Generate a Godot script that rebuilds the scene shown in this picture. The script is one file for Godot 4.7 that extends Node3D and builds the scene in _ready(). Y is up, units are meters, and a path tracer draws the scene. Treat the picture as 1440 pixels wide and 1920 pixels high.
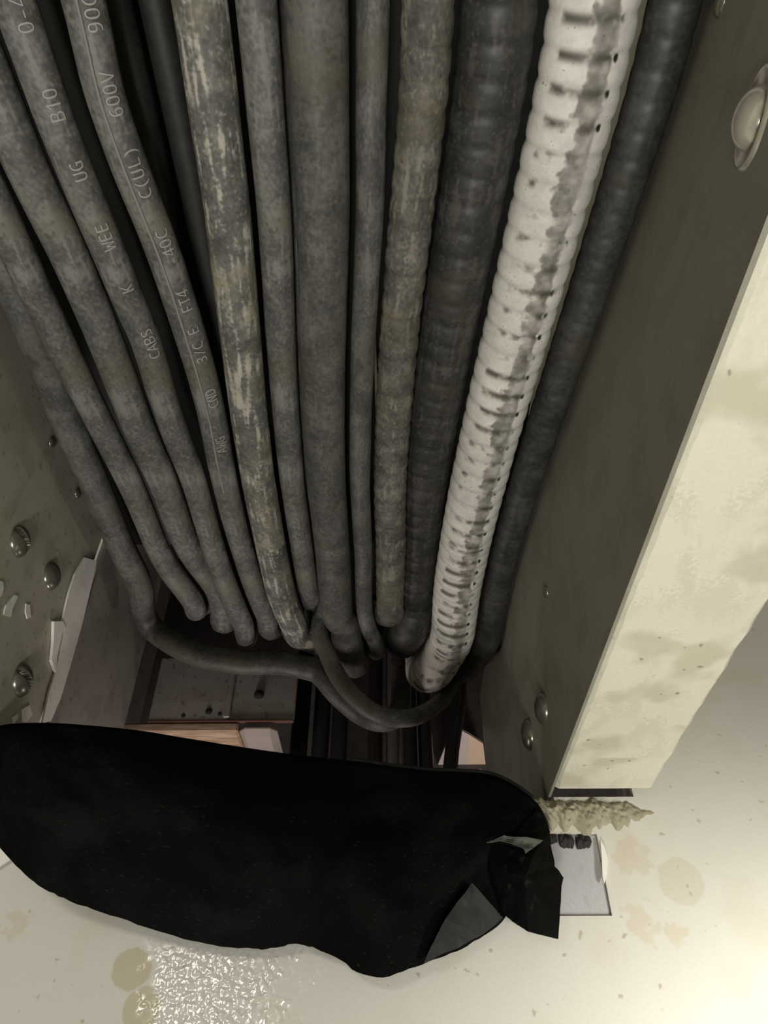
extends Node3D
# A cable trunking under a ceiling: rubber cables and corrugated conduits run to a white wall, pass its opening and turn up into a riser shaft.

const CABLES := {
	"A": [0.0125, [[-0.2853, 2.1070, 0.6021], [-0.2854, 2.1069, 0.5521], [-0.2853, 2.1070, 0.4962], [-0.2852, 2.1070, 0.4403], [-0.2852, 2.1070, 0.3844], [-0.2851, 2.1070, 0.3284], [-0.2851, 2.1071, 0.2725], [-0.2850, 2.1071, 0.2166], [-0.2849, 2.1071, 0.1607], [-0.2846, 2.1072, 0.1048], [-0.2844, 2.1073, 0.0488], [-0.2840, 2.1075, -0.0071], [-0.2834, 2.1076, -0.0630], [-0.2822, 2.1081, -0.1191], [-0.2797, 2.1090, -0.1749], [-0.2766, 2.1103, -0.2307], [-0.2746, 2.1113, -0.2865], [-0.2720, 2.1125, -0.3423], [-0.2675, 2.1125, -0.3980], [-0.2628, 2.1125, -0.4537], [-0.2580, 2.1125, -0.5094], [-0.2563, 2.1124, -0.5412], [-0.2553, 2.1119, -0.5970], [-0.2537, 2.1114, -0.6213], [-0.2516, 2.1109, -0.6376], [-0.2484, 2.1102, -0.6538], [-0.2361, 2.1077, -0.6998], [-0.2351, 2.1076, -0.7072], [-0.2350, 2.1079, -0.7146], [-0.2357, 2.1089, -0.7220], [-0.2373, 2.1114, -0.7293], [-0.2388, 2.1164, -0.7362], [-0.2392, 2.1232, -0.7425], [-0.2374, 2.1304, -0.7477], [-0.2337, 2.1367, -0.7516], [-0.2293, 2.1424, -0.7540], [-0.2262, 2.1485, -0.7549], [-0.2249, 2.1554, -0.7550], [-0.2247, 2.1629, -0.7549], [-0.2243, 2.1788, -0.7554], [-0.2237, 2.2027, -0.7565], [-0.2237, 2.2586, -0.7563], [-0.2237, 2.3145, -0.7562], [-0.2237, 2.3704, -0.7562], [-0.2237, 2.4264, -0.7562], [-0.2237, 2.4823, -0.7562], [-0.2237, 2.5382, -0.7562], [-0.2237, 2.5941, -0.7562], [-0.2237, 2.6500, -0.7562]]],
	"B": [0.0146, [[-0.2552, 2.1157, 0.6010], [-0.2553, 2.1157, 0.5439], [-0.2552, 2.1157, 0.4878], [-0.2551, 2.1157, 0.4317], [-0.2551, 2.1157, 0.3756], [-0.2550, 2.1157, 0.3196], [-0.2549, 2.1157, 0.2635], [-0.2548, 2.1157, 0.2074], [-0.2547, 2.1156, 0.1513], [-0.2544, 2.1156, 0.0952], [-0.2541, 2.1156, 0.0392], [-0.2536, 2.1155, -0.0169], [-0.2530, 2.1154, -0.0730], [-0.2513, 2.1152, -0.1289], [-0.2485, 2.1149, -0.1848], [-0.2461, 2.1147, -0.2167], [-0.2393, 2.1146, -0.2722], [-0.2354, 2.1146, -0.3282], [-0.2331, 2.1146, -0.3842], [-0.2314, 2.1146, -0.4403], [-0.2270, 2.1146, -0.4962], [-0.2254, 2.1148, -0.5282], [-0.2248, 2.1162, -0.5843], [-0.2236, 2.1177, -0.6155], [-0.2210, 2.1195, -0.6384], [-0.2108, 2.1252, -0.6935], [-0.2090, 2.1252, -0.7104], [-0.2085, 2.1245, -0.7189], [-0.2081, 2.1230, -0.7277], [-0.2083, 2.1205, -0.7371], [-0.2093, 2.1179, -0.7464], [-0.2108, 2.1165, -0.7552], [-0.2115, 2.1177, -0.7628], [-0.2111, 2.1214, -0.7691], [-0.2097, 2.1266, -0.7742], [-0.2082, 2.1323, -0.7781], [-0.2070, 2.1386, -0.7805], [-0.2070, 2.1455, -0.7817], [-0.2083, 2.1530, -0.7822], [-0.2096, 2.1611, -0.7824], [-0.2096, 2.1694, -0.7825], [-0.2082, 2.1777, -0.7824], [-0.2054, 2.1934, -0.7821], [-0.2050, 2.2014, -0.7820], [-0.2050, 2.2574, -0.7818], [-0.2050, 2.3135, -0.7817], [-0.2050, 2.3696, -0.7817], [-0.2050, 2.4257, -0.7817], [-0.2050, 2.4817, -0.7817], [-0.2050, 2.5378, -0.7817], [-0.2050, 2.5939, -0.7817], [-0.2050, 2.6500, -0.7817]]],
	"C": [0.0125, [[-0.2210, 2.1125, 0.6000], [-0.2209, 2.1125, 0.5440], [-0.2209, 2.1125, 0.4881], [-0.2209, 2.1125, 0.4321], [-0.2209, 2.1125, 0.3761], [-0.2209, 2.1125, 0.3202], [-0.2208, 2.1125, 0.2642], [-0.2208, 2.1125, 0.2083], [-0.2207, 2.1125, 0.1523], [-0.2206, 2.1125, 0.0963], [-0.2204, 2.1125, 0.0404], [-0.2201, 2.1125, -0.0156], [-0.2192, 2.1125, -0.0716], [-0.2178, 2.1125, -0.1275], [-0.2160, 2.1125, -0.1834], [-0.2135, 2.1125, -0.2153], [-0.2081, 2.1125, -0.2710], [-0.2028, 2.1125, -0.3267], [-0.2005, 2.1125, -0.3506], [-0.2001, 2.1125, -0.4065], [-0.1987, 2.1125, -0.4544], [-0.1945, 2.1125, -0.5102], [-0.1940, 2.1115, -0.5658], [-0.1931, 2.1089, -0.6214], [-0.1890, 2.1045, -0.6766], [-0.1839, 2.1029, -0.7256], [-0.1819, 2.1026, -0.7428], [-0.1819, 2.1030, -0.7516], [-0.1826, 2.1036, -0.7602], [-0.1835, 2.1049, -0.7686], [-0.1843, 2.1070, -0.7765], [-0.1852, 2.1096, -0.7839], [-0.1877, 2.1156, -0.7977], [-0.1886, 2.1195, -0.8043], [-0.1889, 2.1246, -0.8099], [-0.1891, 2.1309, -0.8140], [-0.1892, 2.1381, -0.8164], [-0.1896, 2.1454, -0.8178], [-0.1907, 2.1522, -0.8195], [-0.1929, 2.1588, -0.8217], [-0.1955, 2.1659, -0.8238], [-0.1975, 2.1739, -0.8253], [-0.1985, 2.1828, -0.8257], [-0.1991, 2.1922, -0.8249], [-0.1994, 2.2012, -0.8230], [-0.2000, 2.2262, -0.8178], [-0.2000, 2.2423, -0.8159], [-0.1998, 2.2663, -0.8147], [-0.2000, 2.3062, -0.8158], [-0.2000, 2.3622, -0.8173], [-0.2000, 2.4182, -0.8173], [-0.2000, 2.4741, -0.8173], [-0.2000, 2.5301, -0.8173], [-0.2000, 2.5861, -0.8173], [-0.2001, 2.6362, -0.8172], [-0.2001, 2.6561, -0.8171]]],
	"D": [0.0127, [[-0.1730, 2.1127, 0.6000], [-0.1731, 2.1127, 0.5441], [-0.1731, 2.1127, 0.4882], [-0.1732, 2.1127, 0.4323], [-0.1732, 2.1127, 0.3764], [-0.1732, 2.1127, 0.3204], [-0.1733, 2.1127, 0.2645], [-0.1733, 2.1127, 0.2086], [-0.1735, 2.1127, 0.1527], [-0.1736, 2.1127, 0.0968], [-0.1739, 2.1127, 0.0409], [-0.1743, 2.1127, -0.0150], [-0.1758, 2.1127, -0.0709], [-0.1781, 2.1127, -0.1268], [-0.1796, 2.1127, -0.1587], [-0.1786, 2.1127, -0.1826], [-0.1753, 2.1127, -0.2144], [-0.1681, 2.1127, -0.2698], [-0.1641, 2.1127, -0.3256], [-0.1616, 2.1127, -0.3814], [-0.1614, 2.1127, -0.4293], [-0.1639, 2.1127, -0.4851], [-0.1647, 2.1129, -0.5406], [-0.1646, 2.1137, -0.5969], [-0.1633, 2.1162, -0.6524], [-0.1605, 2.1167, -0.7011], [-0.1551, 2.1155, -0.7492], [-0.1553, 2.1153, -0.7570], [-0.1562, 2.1153, -0.7725], [-0.1558, 2.1167, -0.7800], [-0.1544, 2.1198, -0.7867], [-0.1530, 2.1248, -0.7922], [-0.1522, 2.1308, -0.7962], [-0.1527, 2.1370, -0.7987], [-0.1547, 2.1431, -0.7999], [-0.1571, 2.1502, -0.8002], [-0.1580, 2.1596, -0.7989], [-0.1576, 2.1713, -0.7964], [-0.1565, 2.1824, -0.7943], [-0.1553, 2.1909, -0.7939], [-0.1540, 2.1975, -0.7944], [-0.1533, 2.2040, -0.7949], [-0.1530, 2.2111, -0.7951], [-0.1528, 2.2666, -0.7950], [-0.1528, 2.3225, -0.7949], [-0.1529, 2.3785, -0.7948], [-0.1529, 2.4344, -0.7948], [-0.1529, 2.4903, -0.7948], [-0.1529, 2.5462, -0.7948], [-0.1529, 2.6021, -0.7948], [-0.1526, 2.6507, -0.7948]]],
	"E": [0.0165, [[-0.1066, 2.1131, 0.6002], [-0.1066, 2.1131, 0.5440], [-0.1066, 2.1131, 0.4881], [-0.1066, 2.1131, 0.4321], [-0.1066, 2.1131, 0.3762], [-0.1066, 2.1131, 0.3202], [-0.1067, 2.1131, 0.2643], [-0.1067, 2.1131, 0.2083], [-0.1067, 2.1131, 0.1524], [-0.1068, 2.1132, 0.0964], [-0.1069, 2.1132, 0.0404], [-0.1072, 2.1132, -0.0155], [-0.1084, 2.1133, -0.0714], [-0.1102, 2.1134, -0.1273], [-0.1128, 2.1134, -0.1832], [-0.1152, 2.1132, -0.2391], [-0.1190, 2.1128, -0.2948], [-0.1230, 2.1126, -0.3507], [-0.1266, 2.1125, -0.4065], [-0.1294, 2.1123, -0.4623], [-0.1314, 2.1119, -0.5183], [-0.1314, 2.1103, -0.5742], [-0.1312, 2.1090, -0.6300], [-0.1296, 2.1075, -0.6863], [-0.1266, 2.1066, -0.7180], [-0.1234, 2.1062, -0.7425], [-0.1226, 2.1073, -0.7505], [-0.1223, 2.1090, -0.7582], [-0.1227, 2.1117, -0.7750], [-0.1209, 2.1125, -0.7842], [-0.1165, 2.1135, -0.7923], [-0.1105, 2.1147, -0.7985], [-0.1053, 2.1160, -0.8036], [-0.1022, 2.1177, -0.8084], [-0.1008, 2.1206, -0.8134], [-0.1003, 2.1252, -0.8186], [-0.1003, 2.1313, -0.8229], [-0.1004, 2.1385, -0.8258], [-0.1006, 2.1461, -0.8273], [-0.1011, 2.1537, -0.8282], [-0.1036, 2.1685, -0.8303], [-0.1061, 2.1845, -0.8316], [-0.1070, 2.1932, -0.8312], [-0.1076, 2.2022, -0.8298], [-0.1076, 2.2110, -0.8278], [-0.1071, 2.2195, -0.8261], [-0.1063, 2.2276, -0.8249], [-0.1056, 2.2354, -0.8243], [-0.1046, 2.2510, -0.8241], [-0.1035, 2.3063, -0.8244], [-0.1033, 2.3622, -0.8247], [-0.1032, 2.4182, -0.8247], [-0.1033, 2.4741, -0.8246], [-0.1035, 2.5301, -0.8245], [-0.1036, 2.5860, -0.8243], [-0.1039, 2.6424, -0.8245], [-0.1041, 2.6507, -0.8248]]],
	"G": [0.0123, [[-0.0737, 2.1157, 0.6004], [-0.0737, 2.1157, 0.5439], [-0.0737, 2.1157, 0.4878], [-0.0737, 2.1157, 0.4317], [-0.0738, 2.1157, 0.3756], [-0.0738, 2.1157, 0.3196], [-0.0738, 2.1157, 0.2635], [-0.0738, 2.1157, 0.2074], [-0.0739, 2.1157, 0.1513], [-0.0740, 2.1157, 0.0952], [-0.0741, 2.1157, 0.0391], [-0.0743, 2.1157, -0.0169], [-0.0756, 2.1157, -0.0730], [-0.0774, 2.1159, -0.1290], [-0.0800, 2.1162, -0.1850], [-0.0825, 2.1167, -0.2409], [-0.0865, 2.1179, -0.2968], [-0.0907, 2.1189, -0.3528], [-0.0945, 2.1194, -0.4088], [-0.0974, 2.1197, -0.4650], [-0.0996, 2.1198, -0.5211], [-0.1000, 2.1199, -0.5769], [-0.1003, 2.1203, -0.6329], [-0.1006, 2.1231, -0.6887], [-0.1004, 2.1267, -0.7193], [-0.1007, 2.1280, -0.7263], [-0.1020, 2.1301, -0.7328], [-0.1051, 2.1336, -0.7399], [-0.1082, 2.1392, -0.7487], [-0.1090, 2.1464, -0.7589], [-0.1059, 2.1523, -0.7685], [-0.1003, 2.1556, -0.7759], [-0.0918, 2.1588, -0.7861], [-0.0897, 2.1617, -0.7911], [-0.0878, 2.1661, -0.7961], [-0.0854, 2.1713, -0.8009], [-0.0804, 2.1827, -0.8101], [-0.0783, 2.1890, -0.8146], [-0.0766, 2.1958, -0.8193], [-0.0754, 2.2030, -0.8244], [-0.0750, 2.2106, -0.8292], [-0.0750, 2.2183, -0.8332], [-0.0754, 2.2260, -0.8363], [-0.0758, 2.2339, -0.8384], [-0.0760, 2.2417, -0.8398], [-0.0764, 2.2576, -0.8417], [-0.0766, 2.2895, -0.8432], [-0.0767, 2.3456, -0.8441], [-0.0767, 2.4017, -0.8443], [-0.0767, 2.4577, -0.8442], [-0.0767, 2.5138, -0.8438], [-0.0766, 2.5699, -0.8433], [-0.0766, 2.6260, -0.8430], [-0.0762, 2.6507, -0.8424]]],
	"H": [0.0191, [[-0.0382, 2.1137, 0.6003], [-0.0382, 2.1137, 0.5440], [-0.0383, 2.1137, 0.4880], [-0.0383, 2.1137, 0.4320], [-0.0383, 2.1137, 0.3761], [-0.0383, 2.1137, 0.3201], [-0.0383, 2.1137, 0.2641], [-0.0384, 2.1137, 0.2081], [-0.0384, 2.1137, 0.1521], [-0.0385, 2.1137, 0.0961], [-0.0386, 2.1137, 0.0401], [-0.0389, 2.1138, -0.0159], [-0.0401, 2.1138, -0.0718], [-0.0420, 2.1138, -0.1277], [-0.0446, 2.1137, -0.1837], [-0.0471, 2.1136, -0.2396], [-0.0513, 2.1132, -0.2956], [-0.0558, 2.1124, -0.3514], [-0.0597, 2.1122, -0.4071], [-0.0627, 2.1123, -0.4628], [-0.0648, 2.1126, -0.5188], [-0.0653, 2.1124, -0.5749], [-0.0658, 2.1119, -0.6310], [-0.0673, 2.1110, -0.6872], [-0.0680, 2.1128, -0.7422], [-0.0663, 2.1127, -0.7493], [-0.0633, 2.1132, -0.7571], [-0.0605, 2.1143, -0.7660], [-0.0594, 2.1151, -0.7755], [-0.0599, 2.1151, -0.7842], [-0.0603, 2.1146, -0.7919], [-0.0598, 2.1141, -0.7992], [-0.0560, 2.1135, -0.8304], [-0.0552, 2.1134, -0.8464], [-0.0545, 2.1143, -0.8543], [-0.0536, 2.1165, -0.8619], [-0.0529, 2.1203, -0.8688], [-0.0525, 2.1254, -0.8749], [-0.0524, 2.1315, -0.8799], [-0.0524, 2.1386, -0.8835], [-0.0524, 2.1462, -0.8856], [-0.0524, 2.1541, -0.8864], [-0.0524, 2.1861, -0.8868], [-0.0524, 2.2421, -0.8867], [-0.0524, 2.2981, -0.8865], [-0.0524, 2.3541, -0.8865], [-0.0524, 2.4100, -0.8865], [-0.0524, 2.4660, -0.8865], [-0.0524, 2.5220, -0.8865], [-0.0524, 2.5780, -0.8865], [-0.0524, 2.6340, -0.8865], [-0.0524, 2.6500, -0.8865]]],
	"I": [0.0100, [[-0.0050, 2.1147, 0.6002], [-0.0050, 2.1147, 0.5440], [-0.0050, 2.1147, 0.4879], [-0.0051, 2.1148, 0.4319], [-0.0051, 2.1148, 0.3758], [-0.0051, 2.1148, 0.3198], [-0.0051, 2.1148, 0.2638], [-0.0051, 2.1148, 0.2077], [-0.0052, 2.1148, 0.1517], [-0.0053, 2.1149, 0.0956], [-0.0054, 2.1150, 0.0396], [-0.0057, 2.1151, -0.0164], [-0.0069, 2.1151, -0.0725], [-0.0087, 2.1151, -0.1286], [-0.0114, 2.1151, -0.1845], [-0.0139, 2.1151, -0.2405], [-0.0181, 2.1146, -0.2963], [-0.0226, 2.1140, -0.3522], [-0.0265, 2.1131, -0.4082], [-0.0295, 2.1121, -0.4642], [-0.0317, 2.1111, -0.5202], [-0.0321, 2.1103, -0.5762], [-0.0326, 2.1114, -0.6324], [-0.0342, 2.1136, -0.6887], [-0.0350, 2.1136, -0.7281], [-0.0347, 2.1120, -0.7349], [-0.0338, 2.1087, -0.7414], [-0.0323, 2.1047, -0.7488], [-0.0304, 2.1022, -0.7581], [-0.0286, 2.1030, -0.7685], [-0.0273, 2.1063, -0.7781], [-0.0259, 2.1129, -0.7934], [-0.0251, 2.1142, -0.8006], [-0.0243, 2.1146, -0.8082], [-0.0228, 2.1150, -0.8240], [-0.0227, 2.1162, -0.8319], [-0.0231, 2.1191, -0.8391], [-0.0240, 2.1240, -0.8454], [-0.0254, 2.1304, -0.8500], [-0.0268, 2.1379, -0.8528], [-0.0273, 2.1460, -0.8538], [-0.0267, 2.1542, -0.8539], [-0.0226, 2.1857, -0.8546], [-0.0225, 2.2417, -0.8545], [-0.0225, 2.2978, -0.8543], [-0.0225, 2.3538, -0.8543], [-0.0225, 2.4098, -0.8543], [-0.0225, 2.4659, -0.8543], [-0.0225, 2.5219, -0.8543], [-0.0225, 2.5780, -0.8543], [-0.0225, 2.6340, -0.8543], [-0.0225, 2.6500, -0.8543]]],
	"J": [0.0163, [[0.0248, 2.1210, 0.6000], [0.0248, 2.1210, 0.5440], [0.0248, 2.1210, 0.4880], [0.0248, 2.1210, 0.4320], [0.0248, 2.1210, 0.3760], [0.0247, 2.1210, 0.3201], [0.0247, 2.1210, 0.2641], [0.0247, 2.1210, 0.2081], [0.0246, 2.1210, 0.1521], [0.0246, 2.1210, 0.0961], [0.0245, 2.1210, 0.0401], [0.0243, 2.1210, -0.0159], [0.0242, 2.1210, -0.0719], [0.0242, 2.1211, -0.1278], [0.0228, 2.1209, -0.1677], [0.0183, 2.1205, -0.2234], [0.0132, 2.1203, -0.2790], [0.0085, 2.1200, -0.3347], [0.0043, 2.1195, -0.3905], [0.0010, 2.1190, -0.4463], [-0.0016, 2.1185, -0.5024], [-0.0025, 2.1174, -0.5584], [-0.0024, 2.1159, -0.6143], [-0.0034, 2.1145, -0.6702], [-0.0046, 2.1135, -0.7258], [-0.0039, 2.1141, -0.7405], [-0.0042, 2.1157, -0.7466], [-0.0067, 2.1196, -0.7519], [-0.0117, 2.1257, -0.7574], [-0.0169, 2.1333, -0.7643], [-0.0196, 2.1411, -0.7720], [-0.0193, 2.1487, -0.7789], [-0.0166, 2.1559, -0.7841], [-0.0124, 2.1622, -0.7871], [-0.0077, 2.1676, -0.7884], [-0.0039, 2.1729, -0.7886], [-0.0017, 2.1791, -0.7884], [-0.0007, 2.1863, -0.7883], [-0.0005, 2.2021, -0.7883], [-0.0005, 2.2581, -0.7881], [-0.0005, 2.3141, -0.7879], [-0.0005, 2.3701, -0.7879], [-0.0005, 2.4260, -0.7879], [-0.0005, 2.4820, -0.7879], [-0.0005, 2.5380, -0.7879], [-0.0005, 2.5940, -0.7879], [-0.0005, 2.6500, -0.7879]]],
	"K": [0.0239, [[0.0683, 2.1301, 0.6001], [0.0683, 2.1300, 0.5441], [0.0683, 2.1300, 0.4882], [0.0683, 2.1300, 0.4323], [0.0683, 2.1300, 0.3765], [0.0683, 2.1300, 0.3206], [0.0682, 2.1300, 0.2647], [0.0682, 2.1299, 0.2088], [0.0682, 2.1299, 0.1529], [0.0681, 2.1298, 0.0970], [0.0680, 2.1297, 0.0411], [0.0679, 2.1295, -0.0148], [0.0679, 2.1293, -0.0707], [0.0679, 2.1291, -0.1266], [0.0670, 2.1293, -0.1585], [0.0625, 2.1304, -0.2142], [0.0571, 2.1313, -0.2697], [0.0516, 2.1335, -0.3252], [0.0464, 2.1359, -0.3806], [0.0415, 2.1384, -0.4363], [0.0372, 2.1407, -0.4920], [0.0337, 2.1433, -0.5477], [0.0309, 2.1454, -0.6036], [0.0285, 2.1457, -0.6596], [0.0268, 2.1449, -0.7154], [0.0270, 2.1452, -0.7311], [0.0287, 2.1467, -0.7555], [0.0279, 2.1450, -0.7651], [0.0254, 2.1406, -0.7751], [0.0219, 2.1346, -0.7845], [0.0189, 2.1297, -0.7926], [0.0177, 2.1276, -0.7993], [0.0172, 2.1278, -0.8051], [0.0161, 2.1291, -0.8106], [0.0111, 2.1358, -0.8356], [0.0109, 2.1391, -0.8426], [0.0104, 2.1472, -0.8564], [0.0103, 2.1517, -0.8629], [0.0104, 2.1566, -0.8689], [0.0111, 2.1619, -0.8741], [0.0124, 2.1675, -0.8782], [0.0138, 2.1736, -0.8809], [0.0149, 2.1801, -0.8822], [0.0155, 2.1873, -0.8828], [0.0158, 2.2029, -0.8831], [0.0158, 2.2587, -0.8832], [0.0158, 2.3146, -0.8828], [0.0158, 2.3705, -0.8827], [0.0158, 2.4264, -0.8827], [0.0158, 2.4823, -0.8827], [0.0158, 2.5382, -0.8827], [0.0158, 2.5941, -0.8827], [0.0157, 2.6501, -0.8825]]],
	"W": [0.0275, [[0.1234, 2.1222, 0.6003], [0.1234, 2.1223, 0.5440], [0.1234, 2.1223, 0.4880], [0.1234, 2.1223, 0.4320], [0.1234, 2.1223, 0.3760], [0.1234, 2.1223, 0.3200], [0.1234, 2.1223, 0.2640], [0.1233, 2.1223, 0.2080], [0.1233, 2.1223, 0.1520], [0.1232, 2.1223, 0.0960], [0.1232, 2.1224, 0.0400], [0.1230, 2.1224, -0.0161], [0.1231, 2.1225, -0.0721], [0.1233, 2.1226, -0.1281], [0.1228, 2.1226, -0.1520], [0.1183, 2.1223, -0.2074], [0.1128, 2.1219, -0.2630], [0.1069, 2.1213, -0.3185], [0.1007, 2.1204, -0.3739], [0.0946, 2.1194, -0.4294], [0.0888, 2.1183, -0.4850], [0.0836, 2.1173, -0.5407], [0.0791, 2.1167, -0.5966], [0.0758, 2.1159, -0.6533], [0.0739, 2.1152, -0.7103], [0.0737, 2.1137, -0.7580], [0.0737, 2.1129, -0.7753], [0.0736, 2.1137, -0.7842], [0.0734, 2.1155, -0.7927], [0.0729, 2.1213, -0.8134], [0.0722, 2.1215, -0.8201], [0.0705, 2.1210, -0.8270], [0.0679, 2.1199, -0.8338], [0.0556, 2.1136, -0.8650], [0.0519, 2.1141, -0.8740], [0.0487, 2.1161, -0.8825], [0.0464, 2.1193, -0.8905], [0.0443, 2.1233, -0.8980], [0.0431, 2.1279, -0.9050], [0.0429, 2.1334, -0.9111], [0.0428, 2.1398, -0.9164], [0.0428, 2.1468, -0.9209], [0.0429, 2.1542, -0.9246], [0.0432, 2.1620, -0.9274], [0.0435, 2.1699, -0.9292], [0.0437, 2.1779, -0.9302], [0.0439, 2.1940, -0.9310], [0.0440, 2.2500, -0.9312], [0.0439, 2.3060, -0.9308], [0.0439, 2.3620, -0.9308], [0.0439, 2.4180, -0.9308], [0.0439, 2.4740, -0.9308], [0.0439, 2.5300, -0.9308], [0.0439, 2.5860, -0.9308], [0.0439, 2.6428, -0.9306], [0.0439, 2.6513, -0.9304]]],
	"M": [0.0159, [[0.1710, 2.1208, 0.6002], [0.1710, 2.1208, 0.5439], [0.1710, 2.1208, 0.4878], [0.1710, 2.1208, 0.4318], [0.1710, 2.1208, 0.3757], [0.1710, 2.1208, 0.3196], [0.1710, 2.1208, 0.2635], [0.1709, 2.1208, 0.2074], [0.1709, 2.1208, 0.1514], [0.1708, 2.1208, 0.0953], [0.1708, 2.1208, 0.0392], [0.1706, 2.1208, -0.0169], [0.1707, 2.1208, -0.0729], [0.1708, 2.1208, -0.1290], [0.1691, 2.1207, -0.1693], [0.1643, 2.1205, -0.2260], [0.1586, 2.1203, -0.2824], [0.1525, 2.1199, -0.3393], [0.1462, 2.1196, -0.3959], [0.1400, 2.1195, -0.4522], [0.1343, 2.1196, -0.5080], [0.1293, 2.1195, -0.5635], [0.1252, 2.1193, -0.6191], [0.1223, 2.1200, -0.6746], [0.1209, 2.1209, -0.7294], [0.1207, 2.1211, -0.7855], [0.1196, 2.1205, -0.8182], [0.1169, 2.1204, -0.8343], [0.1123, 2.1204, -0.8501], [0.1008, 2.1210, -0.8799], [0.0983, 2.1218, -0.8867], [0.0961, 2.1231, -0.8931], [0.0942, 2.1255, -0.8989], [0.0928, 2.1290, -0.9041], [0.0917, 2.1338, -0.9085], [0.0910, 2.1397, -0.9118], [0.0904, 2.1465, -0.9141], [0.0900, 2.1539, -0.9155], [0.0898, 2.1617, -0.9162], [0.0894, 2.1775, -0.9163], [0.0891, 2.2334, -0.9159], [0.0891, 2.2895, -0.9157], [0.0891, 2.3456, -0.9157], [0.0891, 2.4016, -0.9157], [0.0891, 2.4577, -0.9157], [0.0891, 2.5138, -0.9157], [0.0891, 2.5699, -0.9157], [0.0892, 2.6263, -0.9159], [0.0895, 2.6512, -0.9163]]],
	"P": [0.0098, [[-0.1742, 2.1648, 0.6001], [-0.1742, 2.1648, 0.5439], [-0.1742, 2.1648, 0.4879], [-0.1742, 2.1648, 0.4318], [-0.1742, 2.1648, 0.3757], [-0.1742, 2.1648, 0.3197], [-0.1742, 2.1648, 0.2636], [-0.1742, 2.1648, 0.2075], [-0.1742, 2.1648, 0.1514], [-0.1742, 2.1648, 0.0954], [-0.1742, 2.1648, 0.0393], [-0.1742, 2.1648, -0.0168], [-0.1742, 2.1648, -0.0728], [-0.1743, 2.1648, -0.1289], [-0.1743, 2.1648, -0.1850], [-0.1746, 2.1648, -0.2410], [-0.1754, 2.1648, -0.2971], [-0.1749, 2.1647, -0.3532], [-0.1740, 2.1647, -0.4092], [-0.1731, 2.1646, -0.4653], [-0.1725, 2.1645, -0.5213], [-0.1719, 2.1644, -0.5773], [-0.1720, 2.1645, -0.6335], [-0.1733, 2.1646, -0.6894], [-0.1755, 2.1646, -0.7211], [-0.1803, 2.1646, -0.7606], [-0.1812, 2.1647, -0.7840], [-0.1829, 2.1658, -0.7907], [-0.1840, 2.1688, -0.7962], [-0.1835, 2.1737, -0.8010], [-0.1814, 2.1798, -0.8051], [-0.1789, 2.1865, -0.8081], [-0.1767, 2.1935, -0.8104], [-0.1751, 2.2010, -0.8122], [-0.1742, 2.2089, -0.8137], [-0.1736, 2.2253, -0.8165], [-0.1736, 2.2415, -0.8183], [-0.1737, 2.2655, -0.8194], [-0.1736, 2.3055, -0.8181], [-0.1735, 2.3616, -0.8165], [-0.1735, 2.4177, -0.8164], [-0.1735, 2.4738, -0.8164], [-0.1735, 2.5298, -0.8164], [-0.1735, 2.5859, -0.8164], [-0.1735, 2.6362, -0.8165], [-0.1735, 2.6561, -0.8167]]],
	"Q": [0.0106, [[-0.1496, 2.1656, 0.6001], [-0.1496, 2.1656, 0.5440], [-0.1496, 2.1656, 0.4879], [-0.1496, 2.1656, 0.4319], [-0.1496, 2.1656, 0.3759], [-0.1496, 2.1656, 0.3199], [-0.1496, 2.1656, 0.2638], [-0.1496, 2.1656, 0.2078], [-0.1496, 2.1656, 0.1518], [-0.1496, 2.1656, 0.0957], [-0.1496, 2.1656, 0.0397], [-0.1496, 2.1656, -0.0163], [-0.1496, 2.1656, -0.0723], [-0.1497, 2.1656, -0.1284], [-0.1497, 2.1656, -0.1844], [-0.1500, 2.1656, -0.2404], [-0.1508, 2.1656, -0.2964], [-0.1503, 2.1657, -0.3524], [-0.1494, 2.1657, -0.4084], [-0.1485, 2.1658, -0.4644], [-0.1479, 2.1659, -0.5204], [-0.1474, 2.1660, -0.5765], [-0.1474, 2.1659, -0.6328], [-0.1487, 2.1656, -0.6888], [-0.1492, 2.1653, -0.7286], [-0.1474, 2.1653, -0.7600], [-0.1459, 2.1653, -0.7667], [-0.1423, 2.1651, -0.7728], [-0.1370, 2.1652, -0.7798], [-0.1327, 2.1661, -0.7895], [-0.1319, 2.1688, -0.8011], [-0.1344, 2.1733, -0.8111], [-0.1386, 2.1792, -0.8171], [-0.1424, 2.1862, -0.8199], [-0.1443, 2.1938, -0.8210], [-0.1450, 2.2017, -0.8213], [-0.1452, 2.2578, -0.8214], [-0.1452, 2.3138, -0.8213], [-0.1452, 2.3698, -0.8212], [-0.1452, 2.4259, -0.8212], [-0.1452, 2.4819, -0.8212], [-0.1452, 2.5379, -0.8212], [-0.1452, 2.5940, -0.8212], [-0.1455, 2.6507, -0.8213]]],
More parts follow.
